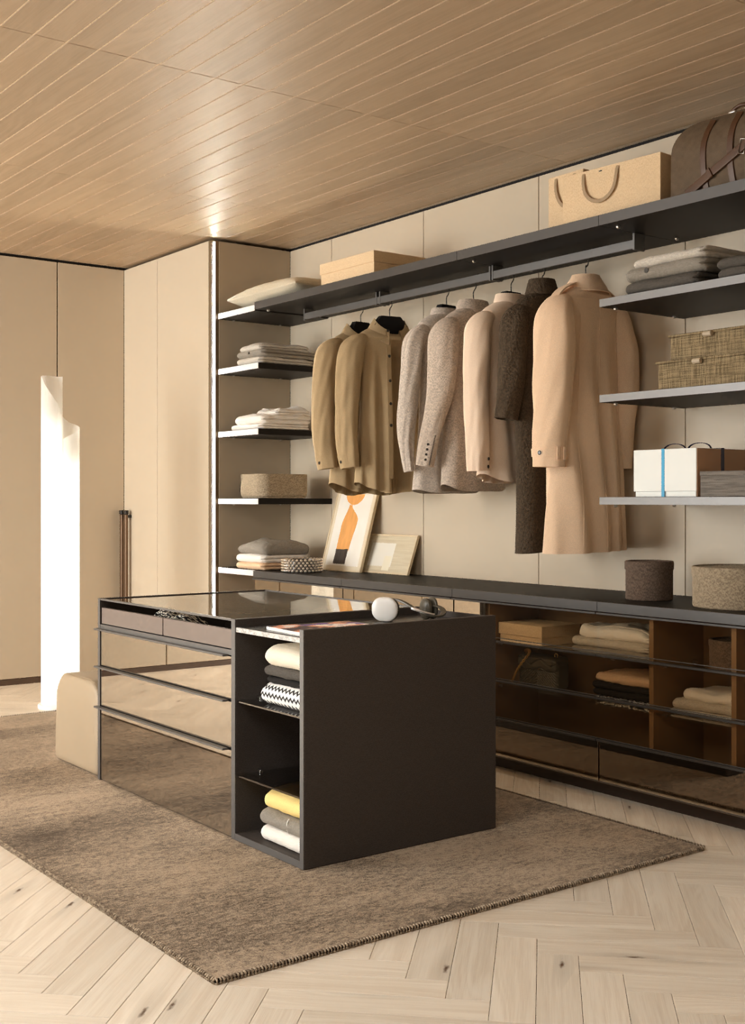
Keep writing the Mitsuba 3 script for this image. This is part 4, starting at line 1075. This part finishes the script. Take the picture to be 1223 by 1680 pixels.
for x in (-3.085, -2.955, -2.72):
    obj('strap', tube(dpath([(x + .004, 2.555), (x, 2.64), (x + .004, 2.74), (x + .022, 2.835)]), 1, 10, flat=(.014, .003, [0, 1, 0])), M_STRAP, t, smooth=40)
ds = obj('cross_strap', tube(dpath([(-3.175, 2.556), (-3.12, 2.580), (-3.05, 2.610), (-2.95, 2.655), (-2.84, 2.71), (-2.74, 2.75)], .010, 40), 1, 10, flat=(.018, .0045, [0, 1, 0])), M_STRAP, t, smooth=40)
pb = dpath([(-3.055, 2.607), (-3.04, 2.615)], .016, 6)
obj('buckle', tube(pb, 1, 8, flat=(.022, .004, [0, 1, 0])), M_STRAP, ds, smooth=40)
pb = dpath([(-2.905, 2.675), (-2.885, 2.686)], .018, 6)[[0, -1]].mean(0)
obj('buckle', tube([pb + np.array([-.012, 0, -.024]), pb + np.array([.012, 0, -.030]), pb + np.array([.026, 0, .024]), pb + np.array([.0, 0, .030])], .0028, 8, closed=True), M_STEEL, ds, smooth=True)
obj('zipper_rail', tube([(-3.16, 4.09, 2.84), (-2.98, 4.09, 2.862), (-2.70, 4.09, 2.866)], .006, 8), M_STEEL, t, smooth=True)
obj('tassel', tube(smooth_path([(-3.09, 4.045, 2.828), (-3.115, 4.035, 2.812), (-3.15, 4.03, 2.782)], 14), np.linspace(.008, .017, 14), 10), M_STRAP, t, smooth=True)
for x0_ in (-3.03, -2.955):
    obj('zip_pull', soft_box(x0_, x0_ + .035, 4.07, 4.09, 2.858, 2.872, .005, 6), M_STEEL, t, smooth=True)
a = np.linspace(0, np.pi, 30)
obj('handle', tube(np.stack([-2.975 - .055 * np.cos(a), 4.085 + 0 * a, 2.845 + .042 * np.sin(a)], 1), .008, 10), M_STRAP, t, smooth=True)

# ------------------------------------------------------------------ artworks leaning on the wall
def art1(p, n, uv):
    u, v = uv.x, uv.y
    wob = 0.03 * (noise(u * 9, v * 9) - .5)
    c = mix((.86, .82, .74), (.80, .75, .66), fbm(u * 5, v * 5))
    c = dr.select((u > .07) & (u < .93) & (v > .05) & (v < .95), c, mi.Color3f(.72, .62, .46))
    o = mi.Color3f(.72, .34, .10) * (.9 + .3 * fbm(u * 20, v * 6))
    disc = dr.square((u - .47) / .25) + dr.square((v - .98) / .165) < 1.0 + wob
    c = dr.select(disc & (v < .95), o, c)
    edge = .58 + .06 * smoothstep(.2, .65, v)
    lobe = (u > .27 + .10 * smoothstep(.55, .83, v)) & (u < edge + wob - .22 * smoothstep(.62, .83, v) + .02) & (v > .24) & (v < .815)
    c = dr.select(lobe, o, c)
    blk = (u > .27 + wob) & (u < .58 + wob) & (v > .07) & (v < .255 + wob)
    return dr.select(blk, mi.Color3f(.035, .025, .02) * (.6 + 1.2 * fbm(u * 60, v * 4)), c)
def art2(p, n, uv):
    u, v = uv.x, uv.y
    c = mix((.70, .62, .46), (.56, .47, .32), fbm(u * 3, v * 40))
    a = (u > .12) & (u < .62) & (v > .16) & (v < .80)
    c = dr.select(a, mi.Color3f(.80, .76, .66), c)
    return dr.select((u > .45) & (u < .60) & (v > .05) & (v < .45), mi.Color3f(.82, .75, .58), c)
def canvas_art(name, label, x0, x1, yb, yt, h, m, d, frame):
    t = thing(name, label, 'artwork')
    sl = math.atan2(yt - yb, h)
    def tilt(q):
        q.apply_transform(trimesh.transformations.rotation_matrix(-sl, [1, 0, 0], [0, 0, 0])); q.apply_translation([x0, yb, CZ1 + .0008]); return q
    w = x1 - x0
    Hh = math.hypot(h, yt - yb)
    for nm, b in (('frame_side', bx(0, .010, 0, d, 0, Hh, .001)), ('frame_side', bx(w - .010, w, 0, d, 0, Hh, .001)), ('frame_top', bx(.010, w - .010, 0, d, Hh - .010, Hh, .001)), ('frame_bottom', bx(.010, w - .010, 0, d, 0, .010, .001))):
        obj(nm, tilt(b), frame, t)
    P = np.array([[.010, .004, .010], [w - .010, .004, .010], [w - .010, .004, Hh - .010], [.010, .004, Hh - .010]])
    Pb = P + [0, .006, 0]
    q = trimesh.Trimesh(np.vstack([P, Pb]), [[0, 1, 2], [0, 2, 3], [4, 6, 5], [4, 7, 6]], process=False)
    obj('picture', tilt(q), m, t, uv=np.array([[0, 0], [1, 0], [1, 1], [0, 1]] * 2, float))
canvas_art('artwork', 'tall framed abstract print with orange and black shapes leaning on the wall', -6.350, -5.925, 4.345, 4.49, .515, mat('print_orange', princ(proc(art1), .5)), .02, M_FRAMEW)
canvas_art('artwork', 'low pale framed print leaning on the wall right of the orange one', -6.02, -5.535, 4.405, 4.488, .235, mat('print_pale', princ(proc(art2), .25, .6)), .018, M_FRAMEW)

# crystal bowl
t = thing('crystal_bowl', 'low round bowl of crystal beads beside the artworks', 'bowl')
BX, BY, BR, BZ = -6.205, 4.11, .130, CZ1 + .0006
b = lathe([(0, 0), (BR - .016, 0), (BR - .014, .004), (BR - .014, .076), (BR - .018, .078), (BR - .020, .074), (BR - .020, .008), (0, .008)], 64); b.apply_translation([BX, BY, BZ])
obj('cup', b, mat('smoky_cup', princ((.05, .04, .03), .15, .8)), t, smooth=30)
beads = []
oc = trimesh.creation.icosphere(subdivisions=1, radius=.0092)
for r in range(5):
    for i in range(30):
        a = (i + .5 * (r % 2)) * 2 * np.pi / 30
        m = oc.copy(); m.apply_translation([BX + (BR - .009) * math.cos(a), BY + (BR - .009) * math.sin(a), BZ + .010 + r * .0165]); beads.append(m)
obj('beads', cat(beads), M_CRYSTAL, t, kind='stuff')

# ------------------------------------------------------------------ quilted handbag in the sideboard
t = thing('handbag', 'small black quilted handbag with gold chain behind bronze glass', 'handbag')
HX0, HX1, HY0, HY1, HZ0, HZ1 = -4.245, -3.985, 4.07, 4.16, .4056, .560
def quilt(x0, x1, y0, y1, z0, z1, fn, n=90, r=.022):
    m = soft_box(x0, x1, y0, y1, z0, z1, (r, min(r, (y1 - y0) / 2 * .99), r), n)
    v = np.array(m.vertices)
    d = fn((v[:, 0] - (x0 + x1) / 2), (v[:, 2] - z0))
    v[:, 1] -= d * np.clip((y0 + y1) / 2 - v[:, 1], 0, None) / ((y1 - y0) / 2)
    return trimesh.Trimesh(v, m.faces, process=False)
def pleats(x, zz): return .006 * np.abs(np.sin((np.abs(x) * 1.0 + zz * 1.2) * 190))
def chev(x, zz):
    w = zz + .55 * np.abs(((x + .0325) % .13) - .065)
    return .007 * (1 - np.exp(-((w * 24) % 1.0 - .5) ** 2 / .006))
obj('body', quilt(HX0, HX1, HY0, HY1, HZ0, HZ1 - .02, pleats), M_BAGBLK, t, smooth=50)
obj('flap', quilt(HX0 + .002, HX1 - .002, HY0 - .010, HY1 + .002, HZ0 + .082, HZ1, chev), M_BAGBLK, t, smooth=50)
pth = smooth_path([(HX0 + .03, HY0 + .03, HZ1 + .004), (HX0 + .065, HY0 - .005, HZ1 + .022), (HX0 + .10, HY0 - .02, HZ1 + .020), (HX0 + .06, HY0 - .034, HZ1 - .04), (HX0 + .015, HY0 - .036, HZ1 - .10), (HX0 - .012, HY0 - .036, HZ0 + .006)], 34)
for i in range(len(pth) - 1):
    a_ = np.arange(10) * 2 * np.pi / 10
    dv_ = pth[i + 1] - pth[i]; dv_ /= np.linalg.norm(dv_)
    sd_ = np.cross(dv_, [0, 1, 0]); sd_ /= np.linalg.norm(sd_); up_ = np.cross(dv_, sd_)
    o_ = sd_ if i % 2 else up_
    obj('chain_link', tube([pth[i] + .0075 * math.cos(q) * dv_ + .0055 * math.sin(q) * o_ for q in a_], .0022, 6, closed=True), M_GOLD, t, smooth=True)
for x in (HX0 + .03, HX1 - .035):
    obj('ring', tube([(x + .010 * math.cos(q), HY0 + .03, HZ1 + .006 + .010 * math.sin(q)) for q in np.arange(14) * 2 * np.pi / 14], .0028, 8, closed=True), M_GOLD, t, smooth=True)

# ------------------------------------------------------------------ magazine and headphones on the island
def cover(p, n, uv):
    u, v = uv.x, uv.y
    a = fbm(u * 3.2 + 2.0 * v, v * 2.2 - u, 3.0, 3)
    c = mix((.05, .02, .03), (.80, .30, .16), smoothstep(.36, .50, a))
    c = mix(c, (.92, .78, .72), smoothstep(.52, .60, a))
    b = fbm(u * 5, v * 5, 9.0, 2)
    return mix(c, (.12, .06, .28), smoothstep(.60, .68, b))
mg = thing('magazine', 'closed magazine with a colourful cover on the island shelf', 'magazine')
MZ = .8208
def quadprism(c, z0, z1):
    v = np.vstack([np.c_[c, np.full(4, z0)], np.c_[c, np.full(4, z1)]])
    return trimesh.Trimesh(v, [[0, 2, 1], [0, 3, 2], [4, 5, 6], [4, 6, 7], [0, 1, 5], [0, 5, 4], [1, 2, 6], [1, 6, 5], [2, 3, 7], [2, 7, 6], [3, 0, 4], [3, 4, 7]], process=False)
cc = np.array([[-3.78, 2.345], [-3.53, 2.345], [-3.53, 2.70], [-3.78, 2.70]]) - [-3.655, 2.52]
an = math.radians(-4); cc = cc @ np.array([[math.cos(an), math.sin(an)], [-math.sin(an), math.cos(an)]]) + [-3.662, 2.525]
obj('pages', quadprism(cc * [1, 1], MZ, MZ + .012), mat('paper', princ((.74, .72, .68), .7)), mg)
q = quadprism(cc, MZ + .0121, MZ + .0132)
obj('cover', q, mat('magazine_cover', princ(proc(cover), .3)), mg, uv=np.array([[0, 0], [1, 0], [1, 1], [0, 1]] * 2, float))
hp = thing('headphones', 'white and black over-ear headphones lying on the island shelf', 'headphones')
def cup(x, y, z, r, d, ang, w=.86):
    m = soft_box(-r * w, r * w, -d, d, -r, r, (r * w * .85, d * .9, r * .9), 24)
    m.apply_transform(trimesh.transformations.rotation_matrix(math.radians(ang), [0, 0, 1])); m.apply_translation([x, y, z]); return m
HZ = .8212
obj('ear_cup', cup(-3.765, 2.885, HZ + .0485, .048, .014, 32, 1.14), M_HPWHITE, hp, smooth=True, label='white outer shell')
obj('ear_pad', cup(-3.783, 2.912, HZ + .0460, .0455, .018, 32, 1.10), M_BAGBLK, hp, smooth=True)
obj('ear_cup', cup(-3.732, 3.10, HZ + .0445, .044, .012, -6), M_BAGBLK, hp, smooth=True)
obj('ear_pad', cup(-3.737, 3.072, HZ + .0425, .0425, .018, -6), M_BAGBLK, hp, smooth=True)
obj('head_band', tube(smooth_path([(-3.765, 2.910, HZ + .085), (-3.70, 2.93, HZ + .078), (-3.625, 2.965, HZ + .040), (-3.60, 3.02, HZ + .026), (-3.63, 3.075, HZ + .040), (-3.69, 3.09, HZ + .055), (-3.735, 3.085, HZ + .05)], 50), 1, 10, flat=(.010, .004, [0, 0, 1])), M_BAGBLK, hp, smooth=40)
obj('band_slider', tube(smooth_path([(-3.66, 2.942, HZ + .058), (-3.625, 2.962, HZ + .045), (-3.603, 3.0, HZ + .033)], 14), 1, 10, flat=(.012, .0055, [0, 0, 1])), M_STEEL, hp, smooth=40)

# ------------------------------------------------------------------ repeats belong together
for base, grp in (('tower_shelf', 'short shelves beside the light strip'), ('upper_shelf', 'sections of the upper shelf'), ('side_shelf', 'shelves at the right'), ('counter_top', 'sections of the counter'),
                  ('sideboard_unit', 'drawer units of the sideboard'), ('clothes_hanger', 'black hangers on the rail'), ('button_shirt', 'camel shirts on the rail'), ('hanging_rail', 'rails under the upper shelf'),
                  ('folded_garment', 'folded clothes on the shelves'), ('woven_box', 'woven straw boxes'), ('paper_bag', 'kraft paper bags'), ('kraft_box', 'flat kraft boxes'),                   ('round_box', 'round boxes with lids'), ('artwork', 'framed prints on the counter'), ('glass_shelf', 'glass shelves in the island bay')):
    for k, d in labels.items():
        if '__' not in k and (k == base or k[:-4] == base):
            d['group'] = grp
